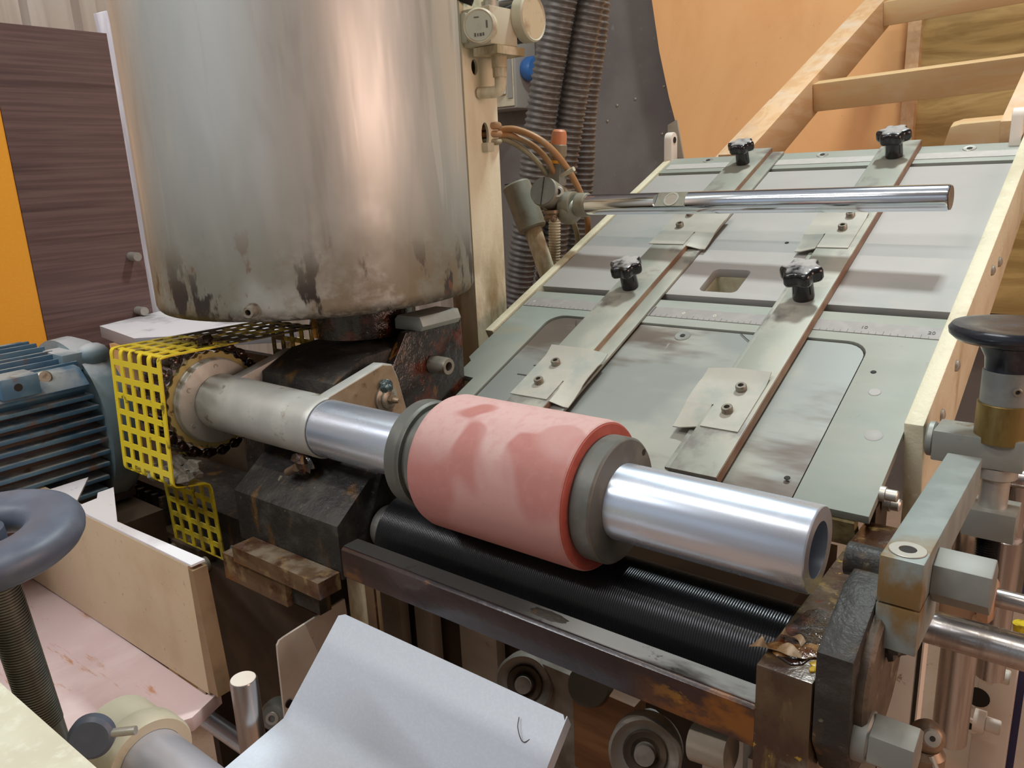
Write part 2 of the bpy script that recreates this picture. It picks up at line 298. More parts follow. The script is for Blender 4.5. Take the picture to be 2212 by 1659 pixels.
# ------------------------------------------------------------------ mesh builder
def basis(d):
    d = V(d).normalized()
    a = V((0, 0, 1)) if abs(d.z) < .9 else V((1, 0, 0))
    u = d.cross(a).normalized(); return u, d.cross(u).normalized(), d
class MB:
    def __init__(s): s.v = []; s.f = []
    def add(s, vs, fs):
        o = len(s.v); s.v += [V(p) for p in vs]; s.f += [tuple(i+o for i in f) for f in fs]; return s
    def obox(s, o, u, v, w):
        o, u, v, w = V(o), V(u), V(v), V(w)
        return s.add([o, o+u, o+u+v, o+v, o+w, o+u+w, o+u+v+w, o+v+w],
                     [(0, 3, 2, 1), (4, 5, 6, 7), (0, 1, 5, 4), (1, 2, 6, 5), (2, 3, 7, 6), (3, 0, 4, 7)])
    def box(s, a, b):
        a, b = V(a), V(b); d = b-a
        return s.obox(a, (d.x, 0, 0), (0, d.y, 0), (0, 0, d.z))
    def prism(s, poly, vec):
        n = len(poly); p = [V(q) for q in poly]; vec = V(vec)
        return s.add(p+[q+vec for q in p], [tuple(range(n-1, -1, -1)), tuple(range(n, 2*n))]+[(i, (i+1) % n, n+(i+1) % n, n+i) for i in range(n)])
    def lathe(s, o, ax, prof, n=32, cap=(True, True), ph=0):
        o = V(o); u, v, d = basis(ax); vs = []; fs = []
        for t, r in prof:
            for k in range(n):
                a = 2*PI*k/n+ph; vs.append(o+d*t+(u*math.cos(a)+v*math.sin(a))*r)
        for i in range(len(prof)-1):
            for k in range(n):
                k2 = (k+1) % n; fs.append((i*n+k, i*n+k2, (i+1)*n+k2, (i+1)*n+k))
        if cap[0]: fs.append(tuple(range(n-1, -1, -1)))
        if cap[1]: fs.append(tuple(range((len(prof)-1)*n, len(prof)*n)))
        return s.add(vs, fs)
    def cyl(s, a, b, r, r1=None, n=28, ch=0):
        a, b = V(a), V(b); L = (b-a).length; r1 = r if r1 is None else r1
        pr = [(0, r), (L, r1)] if not ch else [(0, r-ch), (ch, r), (L-ch, r1), (L, r1-ch)]
        return s.lathe(a, b-a, pr, n)
    def hexa(s, a, b, r, ph=0): return s.lathe(a, V(b)-V(a), [(0, r), ((V(b)-V(a)).length, r)], 6, ph=ph)
    def pipe(s, a, b, r, ri, n=36, ch=.001):
        L = (V(b)-V(a)).length
        return s.lathe(a, V(b)-V(a), [(0, ri), (0, r-ch), (ch, r), (L-ch, r), (L, r-ch), (L, ri), (0, ri)], n, (False, False))
    def tube(s, pts, r, n=10, ribs=None):
        pts = [V(p) for p in pts]; vs = []; fs = []; m = len(pts)
        t0 = (pts[1]-pts[0]).normalized(); u, v, _ = basis(t0)
        for i, p in enumerate(pts):
            t = (pts[min(i+1, m-1)]-pts[max(i-1, 0)]).normalized()
            u = (u-t*u.dot(t)).normalized(); v = t.cross(u)
            rr = r if ribs is None else ribs[i]
            for k in range(n):
                a = 2*PI*k/n; vs.append(p+(u*math.cos(a)+v*math.sin(a))*rr)
        for i in range(m-1):
            for k in range(n):
                k2 = (k+1) % n; fs.append((i*n+k, i*n+k2, (i+1)*n+k2, (i+1)*n+k))
        fs.append(tuple(range(n-1, -1, -1))); fs.append(tuple(range((m-1)*n, m*n)))
        return s.add(vs, fs)
    def torus(s, c, ax, R, r, n=48, m=16, sq=1.0):
        c = V(c); u, v, d = basis(ax); vs = []; fs = []
        for i in range(n):
            a = 2*PI*i/n; e = u*math.cos(a)+v*math.sin(a)
            for k in range(m):
                b = 2*PI*k/m; vs.append(c+e*(R+r*math.cos(b))+d*(r*sq*math.sin(b)))
        for i in range(n):
            for k in range(m):
                fs.append((i*m+k, ((i+1) % n)*m+k, ((i+1) % n)*m+(k+1) % m, i*m+(k+1) % m))
        return s.add(vs, fs)
    def ball(s, c, r, n=16, sc=(1, 1, 1), jit=0, seed=0):
        rnd = random.Random(seed); vs = []; fs = []; c = V(c); m = n//2
        for i in range(m+1):
            t = PI*i/m
            for k in range(n):
                a = 2*PI*k/n; j = 1+jit*(rnd.random()-.5)
                if i in (0, m): j = 1
                vs.append(c+V((math.sin(t)*math.cos(a)*r*sc[0]*j, math.sin(t)*math.sin(a)*r*sc[1]*j, math.cos(t)*r*sc[2]*j)))
        for i in range(m):
            for k in range(n):
                k2 = (k+1) % n; fs.append((i*n+k, i*n+k2, (i+1)*n+k2, (i+1)*n+k))
        return s.add(vs, fs)
    def grid(s, pts, keep=None, thick=None, nrm=None):
        """pts[i][j]; keep(i,j) chooses the cells; thick = vector function for the second skin"""
        R, K = len(pts), len(pts[0]); o = len(s.v)
        s.v += [V(p) for row in pts for p in row]
        cells = [(i, j) for i in range(R-1) for j in range(K-1) if keep is None or keep(i, j)]
        if thick is None:
            s.f += [(o+i*K+j, o+i*K+j+1, o+(i+1)*K+j+1, o+(i+1)*K+j) for i, j in cells]; return s
        o2 = len(s.v)
        for i in range(R):
            for j in range(K): s.v.append(V(pts[i][j])+V(thick(i, j)))
        cs = set(cells); g = lambda b, i, j: b+i*K+j
        for i, j in cells:
            s.f.append((g(o, i, j), g(o, i, j+1), g(o, i+1, j+1), g(o, i+1, j)))
            s.f.append((g(o2, i, j), g(o2, i+1, j), g(o2, i+1, j+1), g(o2, i, j+1)))
            for (ni, nj, a, b) in ((i-1, j, (i, j), (i, j+1)), (i+1, j, (i+1, j), (i+1, j+1)), (i, j-1, (i, j), (i+1, j)), (i, j+1, (i, j+1), (i+1, j+1))):
                if (ni, nj) not in cs: s.f.append((g(o, *a), g(o, *b), g(o2, *b), g(o2, *a)))
        return s
    def plate(s, outer, holes, fr, th):
        """outer/holes are 2-D loops; fr(x, y, h) -> 3-D; the plate spans h = -th .. 0"""
        bm = bmesh.new(); ed = []
        for lp in [outer]+list(holes):
            vs = [bm.verts.new((p[0], p[1], 0)) for p in lp]
            ed += [bm.edges.new((vs[i], vs[(i+1) % len(vs)])) for i in range(len(vs))]
        bmesh.ops.triangle_fill(bm, use_beauty=True, use_dissolve=False, edges=ed)
        bm.verts.index_update()
        n = len(bm.verts); o = len(s.v)
        s.v += [V(fr(q.co.x, q.co.y, 0)) for q in bm.verts]+[V(fr(q.co.x, q.co.y, -th)) for q in bm.verts]
        for f in bm.faces:
            ix = [q.index for q in f.verts]; s.f.append(tuple(o+i for i in ix)); s.f.append(tuple(o+n+i for i in reversed(ix)))
        for e in bm.edges:
            if len(e.link_faces) == 1:
                a, b = e.verts[0].index, e.verts[1].index; s.f.append((o+a, o+b, o+n+b, o+n+a))
        bm.free(); return s
    def build(s, name, m, parent=None, bevel=0, ang=.6, label=None, kind=None, seg=2):
        off = V((0, 0, 0))
        if parent is not None:
            q = parent
            while q.parent is not None: q = q.parent
            off = V(q.get('base', (0, 0, 0)))
        me = bpy.data.meshes.new(name)
        me.from_pydata([p-off for p in s.v], [], s.f)
        bm = bmesh.new(); bm.from_mesh(me)
        bmesh.ops.remove_doubles(bm, verts=bm.verts, dist=1e-6)
        bmesh.ops.recalc_face_normals(bm, faces=bm.faces)
        if bevel:
            es = [e for e in bm.edges if len(e.link_faces) == 2 and e.calc_face_angle(0) > .5]
            bmesh.ops.bevel(bm, geom=es, offset=bevel, segments=seg, profile=.6, affect='EDGES', clamp_overlap=True)
        for f in bm.faces: f.smooth = True
        bm.to_mesh(me); bm.free()
        me.set_sharp_from_angle(angle=ang)
        me.materials.append(MT[m] if isinstance(m, str) else m)
        o = bpy.data.objects.new(name, me); C.objects.link(o)
        if parent is not None: o.parent = parent
        if label: o['label'] = label
        if kind: o['kind'] = kind
        return o

def thing(name, label, cat, base, group=None):
    o = bpy.data.objects.new(name, None); C.objects.link(o); o.location = base
    o.empty_display_size = .05
    o['label'] = label; o['category'] = cat; o['base'] = tuple(base)
    if group: o['group'] = group
    return o
def tag(o, label, cat, group=None):
    o['label'] = label; o['category'] = cat
    if group: o['group'] = group
    return o
def dup(o, parent=None):
    c = o.copy(); C.objects.link(c)
    if parent is not None: c.parent = parent
    for ch in list(o.children): dup(ch, c)
    return c
def arc(cx, cy, r, a0, a1, n=6): return [(cx+r*math.cos(a0+(a1-a0)*i/n), cy+r*math.sin(a0+(a1-a0)*i/n)) for i in range(n+1)]
def rrect(x0, y0, x1, y1, r, n=5):
    return arc(x1-r, y1-r, r, 0, PI/2, n)+arc(x0+r, y1-r, r, PI/2, PI, n)+arc(x0+r, y0+r, r, PI, 1.5*PI, n)+arc(x1-r, y0+r, r, 1.5*PI, 2*PI, n)
def bez(pts, n=24):
    """Catmull-Rom through the points"""
    p = [V(q) for q in pts]; p = [p[0]*2-p[1]]+p+[p[-1]*2-p[-2]]; out = []
    for i in range(1, len(p)-2):
        for k in range(n):
            t = k/n
            out.append(.5*((2*p[i])+(p[i+1]-p[i-1])*t+(2*p[i-1]-5*p[i]+4*p[i+1]-p[i+2])*t*t+(3*p[i]-p[i-1]-3*p[i+1]+p[i+2])*t**3))
    out.append(p[-2]); return out
def text(body, size, fr, name, m, parent, depth=.0004):
    """flat lettering in a frame fr = (origin, right, up) built as a mesh"""
    cu = bpy.data.curves.new(name, 'FONT'); cu.body = body; cu.size = size; cu.align_x = 'CENTER'; cu.align_y = 'CENTER'; cu.extrude = depth
    o = bpy.data.objects.new(name, cu); C.objects.link(o)
    dg = bpy.context.evaluated_depsgraph_get(); me = bpy.data.meshes.new_from_object(o.evaluated_get(dg))
    C.objects.unlink(o); bpy.data.objects.remove(o)
    q = parent
    while q.parent is not None: q = q.parent
    off = V(q.get('base', (0, 0, 0)))
    og, rx, uy = V(fr[0]), V(fr[1]).normalized(), V(fr[2]).normalized(); nz = rx.cross(uy)
    for vv in me.vertices: vv.co = og-off+rx*vv.co.x+uy*vv.co.y+nz*vv.co.z
    me.materials.clear(); me.materials.append(MT[m])
    t = bpy.data.objects.new(name, me); C.objects.link(t); t.parent = parent; return t
def sockscrew(parent, p, ax, r=.006, h=.006, name='screw', m='bolt', sub=True):
    """cap screw with a recessed hexagon socket"""
    ax = V(ax).normalized(); p = V(p)
    b = MB(); ri = r*.52
    b.lathe(p, ax, [(0, r), (h*.85, r), (h, r*.9), (h, ri)], 18, (True, False))
    b.lathe(p+ax*h, ax, [(0, ri), (-h*.6, ri)], 18, (False, True))
    o = b.build(name, m, parent)
    if sub: MB().hexa(p+ax*h*.38, p+ax*(h*.42), ri*.98).build('socket', 'hole', o)
    return o

# ================================================================== SETTING
MB().box((-3.3, -4.2, -.1), (4.3, 3.7, 0)).build('floor', 'floor')['kind'] = 'structure'
wb = MB().box((-3.3, 3.6, 0), (4.3, 3.7, 4.6)).build('wall_back', 'wall'); wb['kind'] = 'structure'
wl = MB()
pts = []
k = 0; yy = -2.0
prof = []
while yy < 3.6:
    prof += [(-3.2, yy), (-3.2, yy+.09), (-3.165, yy+.105), (-3.165, yy+.165)]; yy += .18
for a, b_ in zip(prof[:-1], prof[1:]):
    wl.add([(a[0], a[1], 0), (b_[0], b_[1], 0), (b_[0], b_[1], 4.6), (a[0], a[1], 4.6)], [(0, 1, 2, 3)])
wl.build('wall_left', 'corr')['kind'] = 'structure'
MB().box((4.2, -4.2, 0), (4.3, 3.6, 4.6)).build('wall_right', 'plasterwarm')['kind'] = 'structure'
MB().box((-3.3, -4.2, 0), (4.2, -4.1, 4.6)).build('wall_front', 'plaster')['kind'] = 'structure'
MB().box((-3.3, -4.2, 4.6), (4.3, 3.7, 4.7)).build('ceiling', 'ceil')['kind'] = 'structure'
for q in ((-2.0267,3.6000,1.8072), (-1.8716,3.6000,1.8501), (-2.1287,3.6000,1.7855), (-2.1860,3.6000,1.7150), (-1.8802,3.6000,1.6339), (-2.1909,3.6000,2.0883)):
    MB().lathe((q[0], q[1]-.004, q[2]), (0, 1, 0), [(0, .004), (.002, .008), (.006, .009)], 12).build('screw_head', 'bolt', wb)

# ================================================================== FEED CHUTE  (x along the rollers, s up the slope, h off the sheet)
TH = math.radians(22.3); CT, ST = math.cos(TH), math.sin(TH)
def ch(x, s, h=0): return (x, .87+s*CT-h*ST, 1.11+s*ST+h*CT)
CN = V((0, -ST, CT)); CS = V((0, CT, ST)); CX = V((1, 0, 0))
def cbox(b, x0, x1, s0, s1, h0, h1):
    return b.obox(ch(x0, s0, h0), (x1-x0, 0, 0), CS*(s1-s0), CN*(h1-h0))
t = thing('feed_chute', 'long sloping grey sheet metal feed table with two guide bars, behind the rollers', 'feed table', (-.55, 1.3, 1.28))
# lower bed with the notch for the insert
R_ = .032
notch = [(-.840, -.001)]+[(p[0], p[1]) for p in reversed(arc(-.840+R_, .337-R_, R_, PI/2, PI, 6))][::1]
notch = [(-.840, 0.0), (-.840, .337-R_)]+arc(-.840+R_, .337-R_, R_, PI, PI/2, 6)[1:]+arc(-.283-R_, .337-R_, R_, PI/2, 0, 6)+[(-.283, 0.0)]
outer = [(-.874, 0), (-.874, .125), (-.914, .128), (-.914, .17), (-.926, .18), (-.926, .412), (-.197, .412), (-.197, 0)]+list(reversed(notch))
MB().plate(outer, [], ch, .012).build('bed_sheet', 'chute', t, bevel=.001)
ins = [(-.8375, .001), (-.8375, .3345-R_)]+arc(-.8375+R_, .3345-R_, R_, PI, PI/2, 6)[1:]+arc(-.2855-R_, .3345-R_, R_, PI/2, 0, 6)+[(-.2855, .001)]
MB().plate(ins, [], lambda x, s, h: ch(x, s, h-.0035), .006).build('insert_sheet', 'insert', t, label='darker scuffed inset sheet with rounded upper corners')
MB().plate([(-.926, .4315), (-.197, .4315), (-.197, .951), (-.926, .951)], [rrect(-.600, .449, -.531, .527, .011)], ch, .016).build('upper_sheet', 'chuteup', t, bevel=.001)
cbox(MB(), -.932, -.197, .966, 1.05, -.016, 0).build('top_strip', 'chute', t, bevel=.001)
cbox(MB(), -.872, -.212, -.004, .01, -.05, -.0125).build('lower_lip', 'sidein', t)
cbox(MB(), -.926, -.197, .38, .47, -.05, -.034).build('slot_channel', 'dark', t)
cbox(MB(), -.926, -.197, .93, .99, -.05, -.03).build('slot_channel', 'dark', t)
b = MB()
for a_ in (((-.606, -.600), (.443, .533)), ((-.531, -.525), (.443, .533)), ((-.6, -.531), (.443, .449)), ((-.6, -.531), (.527, .533))):
    cbox(b, a_[0][0], a_[0][1], a_[1][0], a_[1][1], -.062, -.0165)
b.build('window_sleeve', 'cream', t)
cbox(MB(), -.606, -.525, .443, .533, -.068, -.0625).build('window_floor', 'creamlow', t)
cbox(MB(), -.575, -.555, .455, .475, -.062, -.050).build('window_latch', 'hole', t)
cbox(MB(), -.924, -.198, .358, .387, .0002, .0010).build('tape_scale', 'ruler', t, label='grey tape measure strip across the lower sheet')
sc2 = t.children[-1]
cbox(MB(), -.920, -.198, .984, 1.012, .0002, .0010).build('tape_scale', 'ruler2', t, label='faded tape measure strip along the top edge')
b = MB()
for i in range(72):
    x = -.917+i*.0099; cbox(b, x, x+.0006, .358, .358+(.009 if i % 5 == 0 else .005), .001, .0012)
b.build('graduation', 'print', sc2, kind='stuff')
def cfr(x, s, h=.0012): return (ch(x, s, h), CX, CS)
text('10', .010, cfr(-.302, .373), 'numeral', 'print', sc2)
text('20', .010, cfr(-.212, .372), 'numeral', 'print', sc2)
for x in (-.592, -.536): text('0', .010, cfr(x, .372), 'numeral', 'printwhite', sc2)
text('0', .008, cfr(-.907, .373), 'numeral', 'printwhite', sc2)
for x in (-.652, -.382): cbox(MB(), x, x+.003, .359, .386, .001, .0014).build('pen_mark', 'print', sc2)
for x, s in ((-.83, 1.030), (-.565, 1.031), (-.283, 1.028)):
    c_ = MB().lathe(ch(x, s, .0002), CN, [(0, .0125), (.0012, .0115), (.0006, .006)], 20).build('countersunk_screw', 'steel', t)
    MB().hexa(ch(x, s, .0010), ch(x, s, .0016), .0055).build('socket', 'hole', c_)
c_ = MB().lathe(ch(-.567, .313, -.0033), CN, [(0, .0135), (.0012, .0125), (.0006, .005)], 22).build('countersunk_screw', 'machined', t)
MB().hexa(ch(-.567, .313, -.0024), ch(-.567, .313, -.0018), .0045).build('socket', 'hole', c_)
for x, s, r, m in ((-.249, .224, .008, 'chuteup'), (-.228, .138, .011, 'chuteup')):
    MB().lathe(ch(x, s, .0002), CN, [(0, r), (.0006, r*.9)], 14).build('paint_blob', m, t)
for x, s in ((-.262, .268), (-.505, .63), (-.30, .035)):
    MB().lathe(ch(x, s, .0002), CN, [(0, .004), (.0008, .003)], 8).build('speck', 'hole', t)
# pencil strokes beside the left guide bar
for x0, s0 in ((-.775, .212), (-.785, .184), (-.80, .155)):
    cbox(MB(), x0, x0+.028, s0, s0+.0025, -.0034, -.0029).build('pencil_mark', 'hair', t)
# side plates and lugs
sp = [(-.197, 1.006, 1.181), (-.197, 1.847, 1.526), (-.197, 1.90, 1.44), (-.197, 1.21, 1.115), (-.197, 1.10, .96), (-.197, 1.035, .96), (-.197, 1.04, 1.06)]
spr = MB().prism(sp, (.0225, 0, 0)).build('side_plate', 'cream', t, bevel=.003, label='right side plate, cream hammered paint')
for y, z in ((1.115, 1.165), (1.19, 1.215), (1.43, 1.315), (1.50, 1.32)):
    MB().lathe((-.1743, y, z), (1, 0, 0), [(0, .0085), (.003, .0075), (.005, .003)], 14).build('button_screw', 'steel', spr)
sl = [(-.948, 1.11, 1.212), (-.948, 1.847, 1.514), (-.948, 1.88, 1.44), (-.948, 1.16, 1.12)]
MB().prism(sl, (.0185, 0, 0)).build('side_plate', 'cream', t, bevel=.003, label='left side plate, cream hammered paint')
for x in (-.948, -.219):
    lg = [(x, 1.842+p[0], 1.555+p[1]) for p in arc(0, 0, .0165, 0, PI, 8)]+[(x, 1.8255, 1.47), (x, 1.8585, 1.47)]
    l_ = MB().prism(lg, (.020, 0, 0)).build('lug', 'creamsal', t, bevel=.002)
    MB().cyl((x+.0195, 1.842, 1.553), (x+.0212, 1.842, 1.553), .0075, n=16).build('bore', 'hole', l_)
MB().prism([(-0.9761,1.9000,1.4994), (-0.9768,1.9000,1.5921), (-0.9513,1.9000,1.6037), (-0.9296,1.9000,1.4975)], (0, .006, 0)).build('corner_plate', 'creamlow', t, bevel=.001, label='small brown plate behind the left lug')
# small link and screws at the lower right corner
b = MB(); b.cyl((-.192, .915, 1.122), (-.178, .915, 1.122), .0068, ch=.0012); b.cyl((-.197, .915, 1.122), (-.191, .915, 1.122), .0090); b.build('hinge_pin', 'steel', t)
b = MB(); b.cyl((-.190, .936, 1.103), (-.178, .936, 1.103), .0075, ch=.002); b.cyl((-.197, .936, 1.103), (-.189, .936, 1.103), .0095); b.build('hinge_pin', 'steel', t)
MB().box((-.2105, .908, .98), (-.1985, .965, 1.105)).build('hinge_leaf', 'dark', t)

# guide bars -------------------------------------------------------
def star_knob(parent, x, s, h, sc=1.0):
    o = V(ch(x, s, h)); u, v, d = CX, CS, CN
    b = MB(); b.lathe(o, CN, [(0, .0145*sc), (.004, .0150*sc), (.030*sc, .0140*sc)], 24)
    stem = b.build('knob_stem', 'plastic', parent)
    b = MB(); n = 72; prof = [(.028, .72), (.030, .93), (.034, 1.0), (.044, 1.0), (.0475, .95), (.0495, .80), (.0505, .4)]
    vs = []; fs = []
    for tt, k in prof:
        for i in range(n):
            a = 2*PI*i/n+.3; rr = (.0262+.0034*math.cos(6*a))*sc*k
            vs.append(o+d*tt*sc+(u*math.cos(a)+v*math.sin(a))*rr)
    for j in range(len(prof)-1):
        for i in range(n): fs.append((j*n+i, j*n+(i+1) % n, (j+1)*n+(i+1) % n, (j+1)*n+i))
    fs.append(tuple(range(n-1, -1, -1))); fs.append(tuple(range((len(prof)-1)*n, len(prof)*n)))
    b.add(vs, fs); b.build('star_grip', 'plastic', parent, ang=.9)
def spring_plate(parent, xa, xb, xc, s0, s1, h0, sgn):
    """xa..xb lies on the bar, xb..xc is the bent tab; s0 lower, s1 upper end"""
    th = .0016; slit = s0+(s1-s0)*.36
    def hh(x, s):
        u = (x-xb)/(xc-xb); q = (s-s0)/(s1-s0)
        f = h0
        if q > .80: f += .007*((q-.80)/.20)**1.5
        if u > 0:
            dr = max(0, 1-q/.55); f -= .008*min(1, u*1.3)*(3*dr*dr-2*dr**3)
            f -= .006*max(0, (q-.75)/.25)*u
        return f
    xs = [xa+(xb-xa)*i/3 for i in range(4)]+[xb+(xc-xb)*i/4 for i in range(1, 5)]
    ss = [s0+(s1-s0)*i/16 for i in range(17)]
    js = 3; ks = 6
    b = MB()
    up = [[ch(x, s, hh(x, s)) for x in xs] for s in ss[ks:]]
    b.grid(up, thick=lambda i, j: CN*th)
    b.grid([[ch(x, s, hh(x, s)) for x in xs[:4]] for s in ss[:ks+1]], thick=lambda i, j: CN*th)
    xt = [xb+(xc-xb)*(.06+.94*i/4) for i in range(5)]
    b.grid([[ch(x, s, hh(x, s)-(.0015 if k < ks else 0)) for x in xt] for k, s in enumerate(ss[:ks+1])], thick=lambda i, j: CN*th)
    o = b.build('spring_plate', 'spring', parent, ang=.8)
    return o
def guide_bar(name, label, xl, xr, tl, tr, s0, s1, tops, plates, scrx):
    g = thing(name, label, 'guide bar', ch((xl+xr)/2, .5, 0), 'guide bars on the feed table')
    cbox(MB(), xl, xr, s0, s1, .0012, .0165).build('bar', 'guide', g, bevel=.0012)
    cbox(MB(), tl, tr, s0+.01, s1, .0012, .006).build('rail_strip', 'guide', g, bevel=.0006)
    cbox(MB(), xr+.0001, xr+.0008, s0, s1, .0015, .0155).build('rusty_edge', 'rustside', g, label='rust-brown right edge of the bar')
    for s, k in tops: star_knob(g, (xl+xr)/2, s, .0165, k)
    for (xa, xb, xc, a0, a1), sc in zip(plates, scrx):
        p = spring_plate(g, xa, xb, xc, a0, a1, .0168, 1)
        for s in sc[1:]: sockscrew(p, ch(sc[0], s, .0184), CN, .0078, .0085, 'cap_screw', 'bolt')
    return g
guide_bar('guide_bar', 'left dusty steel guide bar with two black star knobs on the feed table', -.752, -.681, -.681, -.654, -.0, 1.047,
          ((.421, 1.05), (.965, 1.0)), ((-.756, -.685, -.648, .082, .212), (-.760, -.686, -.644, .583, .716)), ((-.722, .118, .170), (-.726, .655, .704)))
guide_bar('guide_bar', 'right dusty guide bar ending in a square block, two black star knobs', -.437, -.373, -.450, -.437, -.005, 1.047,
          ((.421, 1.13), (.967, 1.10)), ((-.379, -.432, -.474, .082, .208), (-.384, -.436, -.474, .583, .716)), ((-.408, .119, .169), (-.412, .651, .698)))
# loose fibres on the sheet
for pts in (((-0.7830,0.3270), (-0.7630,0.2910), (-0.7560,0.2630)), ((-0.7610,0.2690), (-0.7450,0.2330)), ((-0.4770,0.3340), (-0.4640,0.3220), (-0.4510,0.3110))):
    P_ = [ch(q[0], q[1], -.0015) for q in pts]
    MB().tube(bez(P_, 8), .0007, 5).build('loose_fibre', 'hair', t)

# ================================================================== ROLLERS AND FRAME
AY, AZ = .661, 1.162
t = thing('pressure_roller', 'shiny hollow steel shaft carrying a wide red rubber sleeve between grey collars', 'roller', (-.5, AY, AZ))
ax0 = lambda x: (x, AY, AZ)
b = MB(); b.lathe(ax0(-.87), (1, 0, 0), [(0, .0405), (.679, .0405), (.681, .0392), (.681, .0262), (.60, .0262)], 72, (True, True))
b.build('hollow_shaft', 'ground', t)
b = MB(); b.lathe(ax0(-.628), (1, 0, 0), [(0, .0770), (.004, .0795), (.011, .0815), (.205, .0815), (.2125, .0808), (.214, .0795)], 96, (True, True)).build('rubber_sleeve', 'pink', t, ang=.35)
MB().pipe(ax0(-.4145), ax0(-.4128), .0788, .066, 80).build('sleeve_end', 'pinkend', t)
b = MB(); b.lathe(ax0(-.413), (1, 0, 0), [(0, .0655), (.003, .0672), (.022, .0672), (.024, .0655), (.0245, .0645), (.0245, .0408)], 72, (True, False)).build('collar', 'collar', t, ang=.4)
b = MB(); b.lathe(ax0(-.679), (1, 0, 0), [(0, .0408), (0, .066), (.002, .0675), (.019, .0675), (.022, .0655), (.024, .0655), (.024, .060), (.034, .060), (.034, .0655), (.045, .0670), (.051, .0670)], 72, (False, True)).build('collar', 'collar', t, ang=.4)
MB().hexa((-.392, AY+.045, AZ+.040), (-.3882, AY+.045, AZ+.040), .004).build('grub_screw', 'hole', t)

t = thing('glue_roller', 'black finely grooved glue roller lying below the red pressure roller', 'roller', (-.5, .682, 1.024))
b = MB(); prof = [(0, .054)]
for i in range(200): prof += [(i*.00268, .0562), (i*.00268+.0019, .0562), (i*.00268+.0023, .0560)]
prof += [(.5365, .0562)]
b.lathe((-.747, .682, 1.024), (1, 0, 0), prof, 56).build('roller_barrel', 'glueroll', t, ang=.9)
b = MB(); b.cyl((-.747, .682, 1.024), (-.785, .682, 1.024), .03); b.build('journal', 'steel', t)
t = thing('scraper_bar', 'narrow bright scraper bar running just under the hollow shaft', 'scraper', (-.5, .705, 1.10))
MB().box((-.845, .690, 1.098), (-.212, .722, 1.110)).build('scraper_blade', 'steel', t, bevel=.001)
MB().box((-.845, .7225, 1.085), (-.212, .745, 1.106)).build('blade_holder', 'machined', t, bevel=.001)

t = thing('roller_carriage', 'dark glue-glazed roller frame with front rail and raised right end plate', 'frame', (-.45, .62, .95))
rail = [(-.749, .5722, 1.006), (-.749, .5722, 1.044), (-.749, .576, 1.047), (-.749, .600, 1.047), (-.749, .603, 1.044), (-.749, .603, 1.006)]
MB().prism(rail, (.541, 0, 0)).build('front_rail', 'glaze', t, bevel=.001)
MB().box((-.748, .577, 1.0472), (-.209, .600, 1.0482)).build('rail_top', 'railtop', t, label='top face of the rail, paler towards the right')
ep = [(-.2085, .572, .925), (-.2085, .572, 1.089), (-.2085, .905, 1.089), (-.2085, .905, .925)]
MB().prism(ep, (.047, 0, 0)).build('end_plate', 'amber', t, bevel=.002, label='amber and brown glue-stained end plate')
# glue dried on the end plate
rnd = random.Random(3)
pool = [(-.2035, .598), (-.196, .590), (-.184, .586), (-.176, .592), (-.172, .612), (-.1685, .64), (-.170, .668), (-.178, .684), (-.190, .688), (-.200, .676), (-.2045, .65), (-.206, .62)]
MB().prism([(x, y, 1.0892) for x, y in pool], (0, 0, .0014)).build('glue_pool', 'blackwet', t, bevel=.0006, label='dark red-brown pool of dried glue')
b = MB()
for i in range(26):
    y = .588+rnd.random()*.16; b.ball((-.1645-rnd.random()*.004, y, 1.0895), .0025+rnd.random()*.003, 8, (1, 1.6, .4), .6, i)
b.build('amber_crust', 'ambercrust', t, kind='stuff')
b = MB()
for i in range(5): b.ball((-.203+rnd.random()*.026, .598+rnd.random()*.03, 1.0905), .005+rnd.random()*.004, 10, (1.3, 1.2, .25), .4, i)
b.build('dried_glue', 'amberdrip', t, kind='stuff')
def ribbon(pts, w_):
    p = bez(pts, 6); rows = []
    for i, q in enumerate(p):
        a_ = .9*math.sin(i*.5); rows.append([q, q+V((w_*.35*math.cos(i*.3), w_*.8, w_*a_*.6))])
    return MB().grid(rows, thick=lambda i, j: V((0, 0, .0005)))
ribbon([(-.222, .590, 1.091), (-.210, .588, 1.096), (-.197, .594, 1.093), (-.186, .590, 1.095), (-.176, .597, 1.092)], .011).build('glue_peel', 'peel', t)
ribbon([(-.206, .618, 1.092), (-.200, .612, 1.099), (-.190, .616, 1.096), (-.184, .611, 1.093)], .008).build('glue_peel', 'peel', t)
MB().ball((-.437, .589, 1.0468), .021, 16, (1.35, .45, .14), .3, 4).build('glue_blob', 'black', t)

t = thing('end_bearing_block', 'black crusted block bolted outside the right end plate under the hollow shaft end', 'bearing block', (-.14, .62, 1.1))
eb = [(-.1605, .573, 1.035), (-.1605, .571, 1.120), (-.1605, .640, 1.150), (-.1605, .700, 1.150), (-.1605, .700, .98), (-.1605, .60, .99)]
MB().prism(eb, (.029, 0, 0)).build('block', 'black', t, bevel=.003)
b = MB(); b.lathe((-.1315, .645, 1.075), (1, 0, 0), [(0, .062), (.006, .062), (.009, .058)], 40).build('bearing_cover', 'grime', t)
b = MB(); b.ball((-.118, .655, 1.098), .010, 12, jit=.5, seed=2); b.ball((-.120, .640, 1.098), .008, 12, jit=.5, seed=5); b.build('glue_lump', 'black', t)
MB().cyl((-.17, .684, 1.150), (-.131, .684, 1.150), .0150, n=28).build('stub_shaft', 'black', t)

